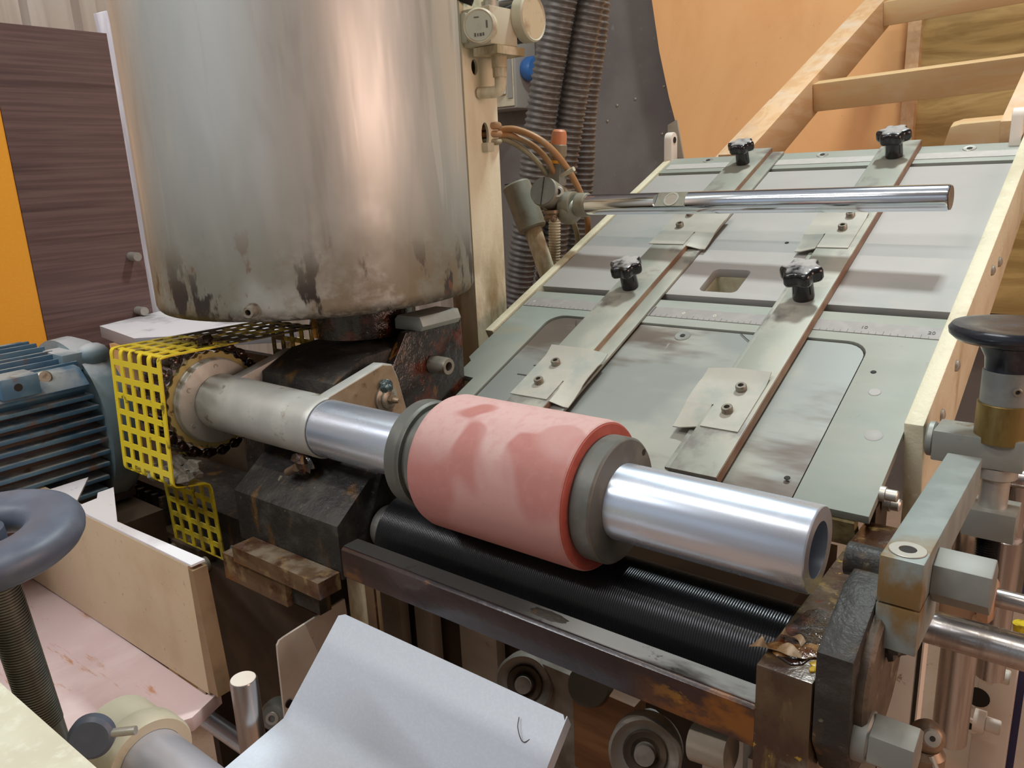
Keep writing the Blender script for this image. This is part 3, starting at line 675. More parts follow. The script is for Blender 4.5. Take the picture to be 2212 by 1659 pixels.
t = thing('hex_stub', 'grey round stub with hexagon end sticking out below the right end plate', 'shaft', (-.12, .60, 1.03))
b = MB(); b.lathe((-.161, .600, 1.038), (1, 0, 0), [(0, .0225), (.04, .0215), (.042, .0195)], 36); b.build('round_stub', 'stub', t, label='round part, black towards the left end')
MB().hexa((-.119, .600, 1.038), (-.086, .600, 1.038), .0225, ph=.35).build('hexagon', 'stub', t, bevel=.001)

# ---- left bearing blocks
t = thing('lower_bearing_block', 'black ridged bearing block in front of and below the grey housing', 'bearing block', (-.9, .64, 1.0))
lb = [(-1.026, .600, .975), (-1.026, .600, 1.054), (-1.026, .662, 1.100), (-1.026, .72, 1.112), (-1.026, .795, 1.10), (-1.026, .795, .975)]
MB().prism(lb, (.238, 0, 0)).build('block', 'black', t, bevel=.002)
MB().ball((-0.9000,0.6391,1.1095), .017, 14, (1.3, .6, .8), .5, 3).build('tar_lump', 'blackwet', t)
MB().cyl((-0.9300,0.6325,1.0914), (-0.9000,0.6266,1.1066), .006, n=12).build('drain_nipple', 'nipple', t)
t = thing('clamp_strip', 'brown glue-stained square bar lying under the black bearing block', 'bar', (-.82, .53, 1.02))
ua, ub, uc = V((-0.9902,0.5620,0.9851)), V((-0.7918,0.5620,0.9893)), V((-0.7927,0.5620,0.9617))
MB().box((ua.x, .562, uc.z), (ub.x, .5995, (ua.z+ub.z)/2)).build('square_bar', 'rustbar', t, bevel=.0015)
va, vb, vc = V((-1.0340,0.5700,0.9464)), V((-0.8797,0.5700,0.9554)), V((-0.8901,0.5700,0.9184))
MB().box((va.x, .570, vc.z), (vb.x, .5995, uc.z-.0003)).build('backing_bar', 'rustbar', t, bevel=.0015)
MB().box((vb.x+.0005, .58, vc.z+.003), (vb.x+.06, .5995, uc.z-.0003)).build('spacer', 'black', t)
t = thing('drip_plate', 'small rust-streaked cream plate hanging below the left end of the rail', 'plate', (-.78, .64, .95))
MB().box((-.813, .625, .86), (-.752, .632, 1.02)).build('plate', 'column', t, bevel=.001)
MB().box((-.770, .621, .86), (-.752, .6245, 1.006)).build('flange', 'rustbar', t)

t = thing('bearing_saddle', 'black glue-caked saddle block with sloping top under the tank outlet', 'bearing block', (-.98, .85, 1.1))
sb = [(-1.075, .700, 1.13), (-1.075, .708, 1.209), (-1.075, .768, 1.236), (-1.075, .975, 1.246), (-1.075, .975, 1.0), (-1.075, .80, 1.0), (-1.075, .80, 1.13)]
MB().prism(sb, (.175, 0, 0)).build('saddle', 'black', t, bevel=.002)
rp = [(-.8985, .80, .99), (-.8985, .80, 1.20), (-.8985, .845, 1.262), (-.8985, .975, 1.262), (-.8985, .975, .99)]
rp_o = MB().prism(rp, (.0150, 0, 0)).build('rusty_cheek', 'blackwet', t, bevel=.002, label='wet rust-streaked cheek plate')
b = MB(); b.cyl((-.905, .848, 1.262), (-.905, .975, 1.262), .01)
hexo = MB().prism([(-.925, .862, 1.262), (-.868, .862, 1.262), (-.862, .862, 1.270), (-.868, .862, 1.285), (-.917, .862, 1.285), (-.925, .862, 1.278)], (0, .09, 0)).build('hexagon_bar', 'machined', t, bevel=.0015)
sockscrew(t, (-.8825, .898, 1.200), (1, 0, 0), .0145, .036, 'cap_screw', 'bolt')

# ---- yoke housing
t = thing('roller_yoke', 'grey cast tube housing with two cheek arms holding the left end of the hollow shaft', 'housing', (-1.0, .68, 1.17))
b = MB(); b.lathe(ax0(-1.128), (1, 0, 0), [(0, .0455), (.255, .0440), (.264, .0440), (.267, .0425), (.267, .0412), (.255, .0410)], 56, (True, False)).build('tube', 'housing', t)
ck = [(-.883, .655, 1.200), (-.883, .668, 1.2065), (-.883, .772, 1.2305), (-.883, .790, 1.226), (-.883, .799, 1.205), (-.883, .812, 1.150), (-.883, .80, 1.125), (-.883, .68, 1.125), (-.883, .645, 1.15)]
r_ = MB().prism(ck, (.0215, 0, 0)).build('cheek_arm', 'housing', t, bevel=.0015)
fc = [(-.8612, p[1]*.985+.0105, (p[2]-1.17)*.965+1.17) for p in ck]
MB().prism(fc, (.0005, 0, 0)).build('cheek_face', 'armface', r_, label='brown stained outer face')
ck2 = [(x-.2165, y, z) for x, y, z in ck]
MB().prism(ck2, (.023, 0, 0)).build('cheek_arm', 'housing', t, bevel=.0015)
b = MB(); b.lathe((-.861, .770, 1.178), (1, 0, 0), [(0, .021), (.004, .021), (.006, .015), (.010, .015), (.012, .012)], 28); pn = b.build('pivot_pin', 'bolt', t)
b = MB(); b.hexa((-.849, .770, 1.178), (-.842, .770, 1.178), .007); b.lathe((-.842, .770, 1.178), (1, 0, 0), [(0, .005), (.006, .0045), (.010, .0025)], 14); b.build('grease_nipple', 'nipple', pn)
MB().ball((-.853, .768, 1.199), .011, 12, (.8, 1, .9), .45, 8).build('grease_lump', 'teal', pn)
g = V((-1.0300,0.6497,1.1876)); b = MB(); gx = (V((0, -.5, .86))); b.lathe(g-gx*.012, gx, [(0, .010), (.004, .010), (.006, .0055), (.014, .005), (.017, .0065), (.022, .0055), (.026, .0025)], 16); b.build('grease_nipple', 'nipple', t)

# ---- sprocket, chain, guard
t = thing('chain_sprocket', 'steel flange with greased yellow sprocket rim at the left end of the housing', 'sprocket', ax0(-1.15))
b = MB(); n = 26; vs = []
for k in range(n*4):
    a = 2*PI*k/(n*4); rr = .0800 if k % 4 in (0, 1) else .0765
    vs.append((-1.160, AY+rr*math.cos(a), AZ+rr*math.sin(a)))
b.prism(vs, (.010, 0, 0)); b.build('toothed_rim', 'sprocket', t)
b = MB(); b.lathe(ax0(-1.150), (1, 0, 0), [(0, .070), (.003, .070), (.005, .0685), (.014, .0685), (.016, .067), (.0205, .0465)], 56).build('flange', 'housing', t)
for k in range(6):
    a = 2*PI*k/6+.5; sockscrew(t, (-1.1345, AY+.057*math.cos(a), AZ+.057*math.sin(a)), (1, 0, 0), .0042, .003, 'flange_screw', 'steel', sub=False)
t = thing('roller_chain', 'tar-greased duplex roller chain wrapped around the sprocket', 'chain', ax0(-1.165))
t['base'] = tuple(ax0(-1.165))
def lplate(xx): return MB().prism([(xx, AY+.0880+p[0]*.0062, AZ+p[1]*.0125) for p in arc(0, 0, 1, 0, 2*PI, 11)[:-1]], (.003, 0, 0))
l0 = lplate(-1.1535).build('link', 'chain', t, ang=.9)
lplate(-1.203).build('link_plate', 'chain', l0, ang=.9)
b = MB(); b.lathe((-1.212, AY+.0890, AZ), (1, 0, 0), [(0, .004), (.003, .0080), (.009, .0098), (.018, .0102), (.026, .0086), (.034, .0102), (.050, .0100), (.059, .0084), (.062, .004)], 16); p0 = b.build('chain_roller', 'chain', l0, ang=1.2)
b = MB(); b.cyl((-1.189, AY+.0925, AZ), (-1.177, AY+.0925, AZ), .0078, n=14); q0 = b.build('bare_roller', 'chainpin', l0)
NCH = 22
for k in range(1, NCH+1):
    c_ = l0 if k == NCH else dup(l0, t)
    c_.rotation_euler.x = 2*PI*(k-.3)/NCH
t = thing('chain_guard', 'yellow perforated sheet metal chain guard, stepped, dripping with black grease', 'guard', (-1.16, .6, 1.1))
path = [(.848, 1.06), (.848, 1.256), (.552, 1.262), (.541, 1.062), (.600, 1.050), (.604, .915)]
def rounded(path, r=.009, n=4):
    out = [V((path[0][0], path[0][1]))]
    for i in range(1, len(path)-1):
        p, a, c_ = V(path[i]), V(path[i-1]), V(path[i+1])
        u, v = (a-p).normalized(), (c_-p).normalized()
        for k in range(n+1):
            tt = k/n; out.append((p+u*r)*(1-tt)**2+p*2*tt*(1-tt)+(p+v*r)*tt*tt)
    out.append(V(path[-1])); return out
rp_ = rounded(path); cum = [0]
for a, c_ in zip(rp_[:-1], rp_[1:]): cum.append(cum[-1]+(c_-a).length)
def at_len(q):
    for i in range(len(cum)-1):
        if q <= cum[i+1]:
            f = (q-cum[i])/(cum[i+1]-cum[i]); return rp_[i]*(1-f)+rp_[i+1]*f
    return rp_[-1]
L_ = cum[-1]; rows = [0]; hol = []
q = .008
while q < L_-.012:
    for d_ in (.0, .0044, .0089, .0134, .0178): rows.append(q+d_)
    q += .0265
rows.append(L_)
x0, x1 = -1.242, -1.090
cols = [x0]
xx = x0+.0100
for k in range(5): cols += [xx, xx+.0063, xx+.0122, xx+.0185]; xx += .0284
cols.append(x1)
def lowx(q, x):   # the lower leg is narrower
    return x
P_ = [at_len(q) for q in rows]
ledge0 = cum[[i for i, p in enumerate(rp_)][-1]]
def keep(i, j):
    ri = (i-1) % 5; cj = (j-1) % 4
    if i == 0 or ri == 4 or j == 0 or cj == 3 or j == len(cols)-2: return True
    m_ = (P_[i]+P_[i+1])/2
    if .545 < m_.x < .596 and m_.y < 1.066: return True      # unpunched ledge
    return False
pts = [[(x, p.x, p.y) for x in cols] for p in P_]
def nrmv(i, j):
    a, c_ = P_[max(i-1, 0)], P_[min(i+1, len(P_)-1)]; d = (c_-a).normalized(); return V((0, -d.y, d.x))*.0022
MB().grid(pts, keep, nrmv).build('perforated_sheet', 'yellow', t, ang=.8)
b = MB(); rnd = random.Random(5)
for i in range(14): b.ball((-1.10-rnd.random()*.10, .552+rnd.random()*.045, 1.066+rnd.random()*.012), .008+rnd.random()*.009, 8, (1, 1, .7), .7, i)
b.build('lint', 'fluff', t, kind='stuff')
MB().ball((-1.115, .64, 1.268), .012, 10, (1, 1.3, .7), .6, 9).build('grease_lump', 'chain', t)
for q in ((-1.2094,0.5850,0.9103), (-1.0928,0.5750,0.9230)):
    o = MB().cyl((q[0], q[1], q[2]), (q[0], q[1]-.005, q[2]), .012, n=20).build('washer', 'bolt', t)
    sockscrew(t, (q[0], q[1]-.005, q[2]), (.35, -1, -.1), .0075, .016, 'cap_screw', 'bolt')
t = thing('gearbox_foot', 'black grease-caked ribbed casting behind the yellow guard', 'casting', (-1.2, .68, .95))
fa, fb = V((-1.5319,0.6500,0.9454)), V((-1.3606,0.6500,0.8544))
b = MB(); b.box((fa.x, .66, fb.z), (-1.12, .80, fa.z+.01))
for k in range(7): b.box((fa.x+.006+k*.026, .647, fb.z), (fa.x+.016+k*.026, .66, fa.z))
b.build('ribbed_casting', 'black', t, bevel=.002)
ga_, gb_ = V((-1.5084,0.6250,0.9000)), V((-1.2602,0.6250,0.8626))
MB().box((ga_.x, .625, gb_.z-.02), (gb_.x+.05, .70, gb_.z+.026)).build('foot_bar', 'grime', t, bevel=.002, label='grimy brown foot bar')
MB().box((-1.33, .815, .80), (-1.08, .828, 1.195)).build('back_plate', 'black', t)
MB().box((-1.80, .815, .60), (-1.3305, .828, 1.06)).build('back_plate', 'dark', t)
MB().box((-1.085, .70, .88), (-1.0275, .795, 1.10)).build('side_block', 'black', t)
MB().ball((-1.045, .615, .935), .02, 14, (1.4, 1, .8), .5, 11).build('teal_grease', 'teal', t)

# ================================================================== TANK AND COLUMN
t = thing('glue_tank', 'large dented stainless steel cylindrical tank with brown glue stains round the bottom', 'tank', (-1.130, .885, 1.303))
TR = .270; b = MB(); n = 128; rowsz = [0, .004, .010]+[.02+.02*i for i in range(48)]
vs = []; fs = []
from mathutils import noise as mnoise
for i, z in enumerate(rowsz):
    for k in range(n):
        a = 2*PI*k/n; e = V((math.cos(a), math.sin(a), 0))
        rr = TR-(.006 if i == 0 else .002 if i == 1 else 0)
        dent = mnoise.noise(V((e.x*2.6, e.y*2.6, z*1.2+4)))*.0034+mnoise.noise(V((e.x*6, e.y*6, z*1.8)))*.0008
        rr += dent*min(1, z/.08)
        vs.append(V((-1.130, .885, 1.303+z))+e*rr)
for i in range(len(rowsz)-1):
    for k in range(n): fs.append((i*n+k, i*n+(k+1) % n, (i+1)*n+(k+1) % n, (i+1)*n+k))
fs.append(tuple(range(n-1, -1, -1)))
b.add(vs, fs); b.build('tank_shell', 'tank', t, ang=1.0)
b = MB(); b.cyl((-1.027, .885, 1.247), (-1.027, .885, 1.3025), .090, n=48); b.build('outlet_neck', 'blackwet', t)
bq = V((-.83, .625, 1.313)); bd = (bq-V((-1.130, .885, 1.313))).normalized()
bd = V((math.cos(-.83), math.sin(-.83), 0)); bd = (V((-1.0024,0.6680,1.3170))-V((-1.130, .885, 0))); bd.z = 0; bd.normalize()
bp_ = V((-1.130, .885, 1.321))+bd*(TR-.004)
MB().cyl(bp_, bp_+bd*.006, .0115, n=20).build('washer', 'bolt', t)
sockscrew(t, bp_+bd*.006, bd, .0085, .016, 'cap_screw', 'bolt')
for qx, qz in ((-.62, .19), (-2.3, .2)):
    pass
t = thing('support_column', 'stained cream painted square steel column behind the tank', 'column', (-1.06, 1.2, 0))
b = MB(); b.plate([(1.150, 0.0), (1.244, 0.0), (1.244, 2.6), (1.150, 2.6)], [[(1.204+.011*math.cos(a), 1.566+.023*math.sin(a)) for a in [2*PI*k/16 for k in range(16)]], [(1.183+.009*math.cos(a), 1.685+.014*math.sin(a)) for a in [2*PI*k/14 for k in range(14)]]],
    lambda y, z, h: (-1.0+h, y, z), .006)
b.box((-1.06, 1.150, 0), (-1.006, 1.157, 2.6)); b.box((-1.06, 1.237, 0), (-1.006, 1.244, 2.6)); b.box((-1.06, 1.157, 0), (-1.053, 1.237, 2.6))
b.build('box_section', 'column', t)

# regulator on the column
t = thing('pressure_regulator', 'dusty beige air regulator with black round gauge mounted high on the cream column', 'regulator', (-.97, 1.2, 1.74))
b = MB(); b.box((-.999, 1.155, 1.715), (-.935, 1.232, 1.778)); b.box((-.999, 1.148, 1.722), (-.985, 1.24, 1.772)); b.build('body', 'regul', t, bevel=.004)
dc = V((-.958, 1.156, 1.745)); da = V((.42, -.9, -.05)).normalized()
b = MB(); b.lathe(dc-da*.005, da, [(0, .030), (.016, .030), (.020, .027), (.0185, .024)], 36); b.build('knob_ring', 'regul', t)
dl = MB().lathe(dc+da*.0136, da, [(0, .0245), (.001, .0240)], 32).build('dial_face', 'dialface', t)
ur = V((0, 0, 1)); rx = ur.cross(da).normalized(); uu = da.cross(rx).normalized()
for k, (dx, dy, w_, h_) in enumerate(((-.007, -.014, .003, .006), (-.002, -.014, .002, .005), (.003, -.014, .004, .005), (.008, -.0135, .003, .005), (-.003, .014, .009, .002), (.015, .002, .003, .012))):
    o_ = dc+da*.0147+rx*dx+uu*dy
    MB().obox(o_-rx*w_/2-uu*h_/2, rx*w_, uu*h_, da*.0004).build('dial_mark', 'print', dl)
MB().prism([dc+da*.0147+rx*a_+uu*c_ for a_, c_ in ((-.004, -.006), (-.0015, -.006), (-.0015, .003), (.0015, .003), (.0015, -.006), (.004, -.006), (.004, .004), (0, .010), (-.004, .004))], da*.0004).build('arrow_mark', 'dialface', dl)
gc = V((-0.9650,1.2532,1.7642)); ga = V((.985, .06, .02)).normalized()
b = MB(); b.lathe(gc-ga*.018, ga, [(0, .036), (.002, .040), (.046, .040)], 40); b.build('gauge_case', 'plastic', t)
b = MB(); b.lathe(gc+ga*.028, ga, [(0, .0415), (.020, .0415), (.023, .039), (.021, .036)], 40, (True, False)); b.build('gauge_bezel', 'regul', t)
MB().lathe(gc+ga*.0485, ga, [(0, .0365), (.001, .036)], 40).build('gauge_face', 'gaugeglass', t)
b = MB(); b.box((-.985, 1.165, 1.700), (-.93, 1.245, 1.714)); b.cyl((-.955, 1.20, 1.70), (-.955, 1.20, 1.68), .014, n=20); b.hexa((-.955, 1.2, 1.68), (-.955, 1.2, 1.664), .013)
b.tube(bez([(-.955, 1.2, 1.668), (-.955, 1.2, 1.650), (-.962, 1.198, 1.640), (-.998, 1.190, 1.640)], 6), .0105, 14); b.build('elbow_fitting', 'column', t)
b = MB(); b.cyl((-.97, 1.20, 1.776), (-.97, 1.20, 1.792), .016, n=20); b.cyl((-.97, 1.20, 1.792), (-.97, 1.2, 1.83), .012, n=20); b.build('inlet_fitting', 'steel', t)
MB().tube(bez([(-.985, 1.17, 1.79), (-.999, 1.15, 1.80), (-1.0, 1.13, 1.82)], 6), .007, 10).build('black_elbow', 'plastic', t)
sockscrew(t, (-.935, 1.226, 1.772), (1, -.2, 0), .004, .003, 'body_screw', 'steel', sub=False)

# guide tube on articulated clamps
t = thing('guide_tube', 'polished chrome bar with a drilled flat, held over the feed table by cast clamps', 'bar', (-.57, 1.39, 1.428))
BA, BB = V((-.915, 1.398, 1.424)), V((-.233, 1.378, 1.4295)); bd = (BB-BA).normalized()
fl = V((-0.7000,1.4567,1.4296)); 
b = MB(); n = 48; stn = [(0, 0), (.180, 0), (.182, 1), (.245, 1), (.247, 0), (.679, 0), (.682, 2)]
u, v, d = basis(bd); upv = V((0, -.78, .62)); upv = (upv-bd*upv.dot(bd)).normalized(); sd = bd.cross(upv)
vs = []; fs = []
for tt, kd in stn:
    for k in range(n):
        a = 2*PI*k/n; x_, y_ = math.cos(a)*.0203, math.sin(a)*.0203
        if kd == 1: y_ = min(y_, .0120)
        if kd == 2: x_ *= .94; y_ *= .94
        vs.append(BA+bd*tt+sd*x_+upv*y_)
for i in range(len(stn)-1):
    for k in range(n): fs.append((i*n+k, i*n+(k+1) % n, (i+1)*n+(k+1) % n, (i+1)*n+k))
fs += [tuple(range(n-1, -1, -1)), tuple(range((len(stn)-1)*n, len(stn)*n))]
b.add(vs, fs); bar = b.build('bar', 'chrome', t)
fc = BA+bd*.2135+upv*.0126
MB().obox(fc-bd*.0305-sd*.0158-upv*.0002, bd*.061, sd*.0316, upv*.0004).build('milled_flat', 'clamp', bar)
MB().pipe(fc, fc+upv*.0010, .0150, .0118, 30, .0002).build('bore_rim', 'steel', bar)
MB().lathe(fc, upv, [(0, .0118), (.0006, .0118)], 28).build('bore', 'creamlow', bar)
MB().lathe(BB+bd*.0005, bd, [(0, .0185), (.0006, .018)], 36).build('sawn_end', 'nipple', bar)
ca = V((-.10, .93, -.32)).normalized(); c0 = V((-0.9799,1.3550,1.4559))
b = MB(); b.lathe(c0, ca, [(.003, .0285), (.006, .0305), (.10, .0305), (.104, .028)], 40); b.lathe(BA-bd*.045, bd, [(0, .022), (.004, .0275), (.030, .0280)], 36); b.ball(BA-bd*.03+V((0, .0, -.012)), .028, 20); cb = b.build('cross_clamp', 'clamp', t, bevel=.002)
b = MB(); b.lathe(c0, ca, [(0, .0288), (.004, .0292)], 40); b.build('end_cap', 'clampface', t)
cu = V((0, 0, 1)); cu = (cu-ca*cu.dot(ca)).normalized(); cv = ca.cross(cu)
MB().obox(c0-ca*.0008-cu*.029-cv*.0008, cu*.058, cv*.0016, ca*.001).build('slit', 'hole', cb)
MB().lathe(BA+bd*-.004, bd, [(0, .0245), (.02, .0245), (.023, .0228)], 40).build('bar_socket', 'clamp', t)
s_ = V((-0.9522,1.3700,1.4518)); sa = V((.45, -.75, .25)).normalized(); b = MB(); b.pipe(s_-sa*.004, s_+sa*.003, .0115, .0065, 20, .001).build('screw_rim', 'steel', cb); MB().hexa(s_-sa*.003, s_+sa*.0012, .0068).build('socket', 'hole', cb)
wn = V((-0.9688,1.3700,1.4118)); b = MB(); b.lathe(wn+V((0, 0, .004)), (0, 0, -1), [(0, .017), (.006, .017), (.010, .013), (.016, .013)], 20); b.ball(wn+V((-.01, -.004, -.012)), .007, 10); b.ball(wn+V((.008, -.006, -.014)), .007, 10); b.build('clamp_nut', 'nipple', t)
pa, pb = V((-1.1071,1.4300,1.4689)), V((-1.0655,1.4300,1.3739)); pd = (pb-pa).normalized()
b = MB(); b.lathe(pa, pd, [(0, .029), (.004, .032), ((pb-pa).length, .032), ((pb-pa).length+.004, .029)], 36); b.build('post_clamp', 'clamp', t)
pu = V((.5, -.8, .2)); 
MB().obox(pa-pd*.0006+V((-.029, -.004, 0)), (.058, .008, .004), pd*.002, V((0, .0016, 0))).build('slit', 'hole', t)
MB().cyl(pb-pd*.01, V((-1.0345,1.4300,1.2661))+pd*.18, .0195, n=28).build('post', 'column', t)

t = thing('proximity_sensor', 'small orange-capped cylindrical sensor standing on the cross clamp', 'sensor', (-0.9888,1.4200,1.4645))
sb_, st_ = V((-0.9924,1.4200,1.4646)), V((-0.9790,1.4200,1.5710)); sd_ = (st_-sb_).normalized(); SL = (st_-sb_).length
b = MB(); b.obox(sb_-V((.018, .014, 0)), (.036, 0, -.002), (0, .028, 0), sd_*SL*.42); b.build('body', 'machined', t, bevel=.002)
b = MB(); b.lathe(sb_+sd_*SL*.42, sd_, [(0, .0165), (.010, .0150)], 24).build('amber_ring', 'sensorglow', t)
b = MB(); b.lathe(sb_+sd_*SL*.47, sd_, [(0, .0155), (.012, .0165), (.016, .0165)], 24).build('neck', 'nipple', t)
b = MB(); b.lathe(sb_+sd_*SL*.56, sd_, [(0, .0185), (.022, .0185), (.024, .0165)], 24).build('nut', 'clamp', t)
b = MB(); b.lathe(sb_+sd_*SL*.72, sd_, [(0, .0170), (.022, .0165), (.032, .0145), (.036, .010)], 24).build('cap', 'sensor', t)
MB().cyl(sb_+sd_*SL*.17+V((.015, -.006, 0)), sb_+sd_*SL*.30+V((.048, -.006, .0)), .005, n=12).build('pin', 'regul', t)

h0 = V((-1.03, 1.204, 1.568))
for nm, lab, r, m, P_, dz in (
    ('air_hose', 'uppermost tan hose arching out of the cream column', .0068, 'cable', ((-1.0625,1.3000,1.5781), (-1.0226,1.3300,1.5785), (-0.9703,1.3600,1.5467), (-0.9605,1.4300,1.4870), (-0.9662,1.4900,1.4216), (-0.9902,1.5400,1.3571), (-1.0382,1.6000,1.2859)), .0155),
    ('air_hose', 'middle tan hose arching out of the cream column to the sensor', .0062, 'cable', ((-1.0533,1.3000,1.5694), (-1.0351,1.3300,1.5676), (-1.0054,1.3600,1.5468), (-0.9873,1.3900,1.5125), (-0.9932,1.4300,1.4690)), 0),
    ('air_hose', 'lowest grey-green hose arching out of the cream column', .0058, 'cablegrey', ((-1.0635,1.3000,1.5628), (-1.0441,1.3300,1.5581), (-1.0180,1.3600,1.5328), (-1.0070,1.4000,1.4961), (-1.0098,1.4700,1.4332), (-1.0151,1.5300,1.3577), (-1.0594,1.6000,1.2852)), -.0145)):
    o = MB().tube(bez([tuple(h0+V((-.05, 0, dz*.5))), tuple(h0+V((.035, .03, dz)))]+list(P_), 10), r, 12).build(nm, m)
    tag(o, lab, 'hose', 'air hoses from the column')
o = MB().box((-1.004, 1.192, 1.535), (-.985, 1.212, 1.552)).build('cable_tie', 'regul', None, bevel=.003); tag(o, 'small beige tie block at the mouth of the column hole', 'cable tie')
sp_ = [V((-1.0532,1.5000,1.3993))+(V((-1.0616,1.5000,1.2101))-V((-1.0532,1.5000,1.3993)))*(i/120) for i in range(121)]
o = MB().tube(sp_, .013, 14, [.0125+.0016*(i % 4 in (0, 1)) for i in range(121)]).build('spiral_conduit', 'column'); tag(o, 'thin ribbed beige conduit dropping behind the tilted post', 'conduit')

# ================================================================== HOSES, SOCKET BOX
def hose(P_, r, lab):
    p = bez(P_, 60); L = [0]
    for a, c_ in zip(p[:-1], p[1:]): L.append(L[-1]+(c_-a).length)
    n = int(L[-1]/.0042); out = []; j = 0
    for i in range(n+1):
        q = L[-1]*i/n
        while j < len(L)-2 and L[j+1] < q: j += 1
        f = (q-L[j])/(L[j+1]-L[j]); out.append(p[j]*(1-f)+p[j+1]*f)
    o = MB().tube(out, r, 20, [r*(1 if i % 4 in (0, 1) else .90) for i in range(n+1)]).build('corrugated_hose', 'hose', ang=1.0)
    tag(o, lab, 'hose', 'grey suction hoses')
hose(((-1.3057,1.9500,2.0072), (-1.3331,1.9500,1.9195), (-1.4001,1.9500,1.6722), (-1.4582,1.9500,1.3995), (-1.5213,1.9500,1.1147), (-1.5501,1.9500,0.9317)), .0455, 'thick grey corrugated hose nearest the socket box')
hose(((-1.2683,2.0400,2.0139), (-1.2974,2.0400,1.9246), (-1.3591,2.0400,1.6845), (-1.4129,2.0400,1.4213), (-1.4644,2.0400,1.1343), (-1.4810,2.0400,0.9513)), .0455, 'thick grey corrugated hose crossing in front of the others, behind the sensor')
hose(((-1.3459,2.1700,2.0461), (-1.3585,2.1700,1.8978), (-1.4000,2.1700,1.6789), (-1.4173,2.1700,1.4719), (-1.4513,2.1700,1.2082), (-1.4669,2.1700,0.9907)), .0420, 'dim grey corrugated hose behind the other two, by the dark wall')
t = thing('socket_box', 'grey plastic power socket box with blue and red sockets on the dark wall', 'socket box', (-2.7515,3.5000,2.0135))
z0 = (-2.6695,3.4200,1.8079); z1 = (-2.5736,3.4200,2.1850)
bx0, bx1, bz0, bz1 = z0[0]-.22, (-2.6164,3.4200,1.9941)[0], z0[2], z1[2]
b = MB(); b.box((bx0, 3.42, bz0), (bx1, 3.598, bz1)); b.build('case', 'eboxgrey', t, bevel=.012)
b = MB(); b.box((bx0+.01, 3.408, bz0+.012), (bx1-.012, 3.42, bz1-.012)); b.build('lid', 'cream', t, bevel=.006)
b = MB(); b.box((bx1-.20, 3.385, bz0+.07), (bx1-.055, 3.408, bz0+.25)); b.build('red_socket_plate', 'white', t, bevel=.012)
MB().lathe((bx1-.14, 3.386, bz0+.15), (0, -1, 0), [(0, .055), (.05, .05)], 24).build('red_socket', 'red', t)
b = MB(); b.lathe((bx1, 3.51, bz0+.19), (1, -.2, 0), [(0, .05), (.03, .062), (.06, .06), (.075, .05)], 24).build('blue_socket', 'eboxblue', t)
MB().obox((bx1-.045, 3.400, bz0+.05), (.03, 0, 0), (0, .01, 0), (0, 0, .40)).build('hinge_strip', 'eboxgrey', t)
o = MB().box((-1.8458,2.3000,1.2152), ((-1.8458,2.3000,1.2152)[0]+.5, 2.7, (-1.8573,2.3000,1.0241)[2]-.2)).build('white_panel_end', 'white') if False else None

# ================================================================== WOODEN FRAME AND SHEETS BEHIND
t = thing('wooden_frame', 'pale pine frame of sloping stringers and cross rungs continuing above the feed table', 'frame', (-.5, 2.4, 1.7))
ra, rb = V((-0.8000,2.0618,1.5484)), V((-0.8000,3.1349,1.9995)); rd = (rb-ra).normalized(); rn = V((0, -rd.z, rd.y))
ra = ra-rd*.09; rb = rb+rd*.14
MB().obox(ra, rb-ra, (-.075, 0, 0), -rn*.105).build('stringer', 'woody', t, bevel=.003)
MB().obox(ra-V((.0755, 0, 0))-rn*.012, (rb-ra)*.30, (-.016, 0, 0), -rn*.05).build('batten', 'woody', t, bevel=.002)
sa_, sb_ = V((-0.2400,1.8460,1.5483)), V((-0.2400,2.0974,1.6691)); sdv = (sb_-sa_).normalized(); 
MB().obox(sa_+rd*.0, rd*1.5, (.05, 0, 0), -rn*.105).build('stringer', 'woody', t, bevel=.003)
for q, L_ in ((V((-0.8000,2.4538,1.7025)), .56), (V((-0.8000,3.1518,2.0044)), .56)):
    MB().obox(q+V((.0005, 0, -.003)), (L_, 0, .018), rn*-.082+V((0, -.012, 0)), rd*.032+V((0, .022, 0))).build('rung', 'wood', t, bevel=.002)
p_ = V((-0.7318,3.3000,1.9318)); MB().box((p_[0]-.03, 3.36, .0), (p_[0]+.015, 3.40, 3.0)).build('post', 'woody', t)
o = MB().prism([(-1.9202,3.4500,2.5902), (-1.8557,3.4500,2.2066), (-1.8178,3.4500,1.9896), (-1.7676,3.4500,1.7874), (-1.7173,3.4500,1.6231), (-1.6316,3.4500,1.1433), (-0.6795,3.4500,1.1598), (-0.7695,3.4500,2.3467)], (0, .018, 0)).build('plywood_sheet', 'ply')
tag(o, 'tall orange plywood sheet with slanting left edge standing behind the wooden frame', 'plywood')
p0 = (-0.7227,3.4200,1.5454); p1 = (-0.3123,3.4200,2.1076)
o = MB().box((p0[0], 3.40, .9), (p0[0]+1.6, 3.418, 3.0)).build('plywood_sheet', 'plyol'); tag(o, 'darker olive plywood sheet behind the rungs at the right', 'plywood')
o = MB().prism([(-0.3649,1.9800,1.4797), (-0.3492,1.9800,1.5460), (-0.3295,1.9800,1.5513), (-0.2155,1.9800,1.5552), (-0.2067,1.9800,1.4730)], (0, .035, .012)).build('offcut_board', 'wood', None, bevel=.003); tag(o, 'short offcut of pale board lying behind the top right corner of the table', 'board')
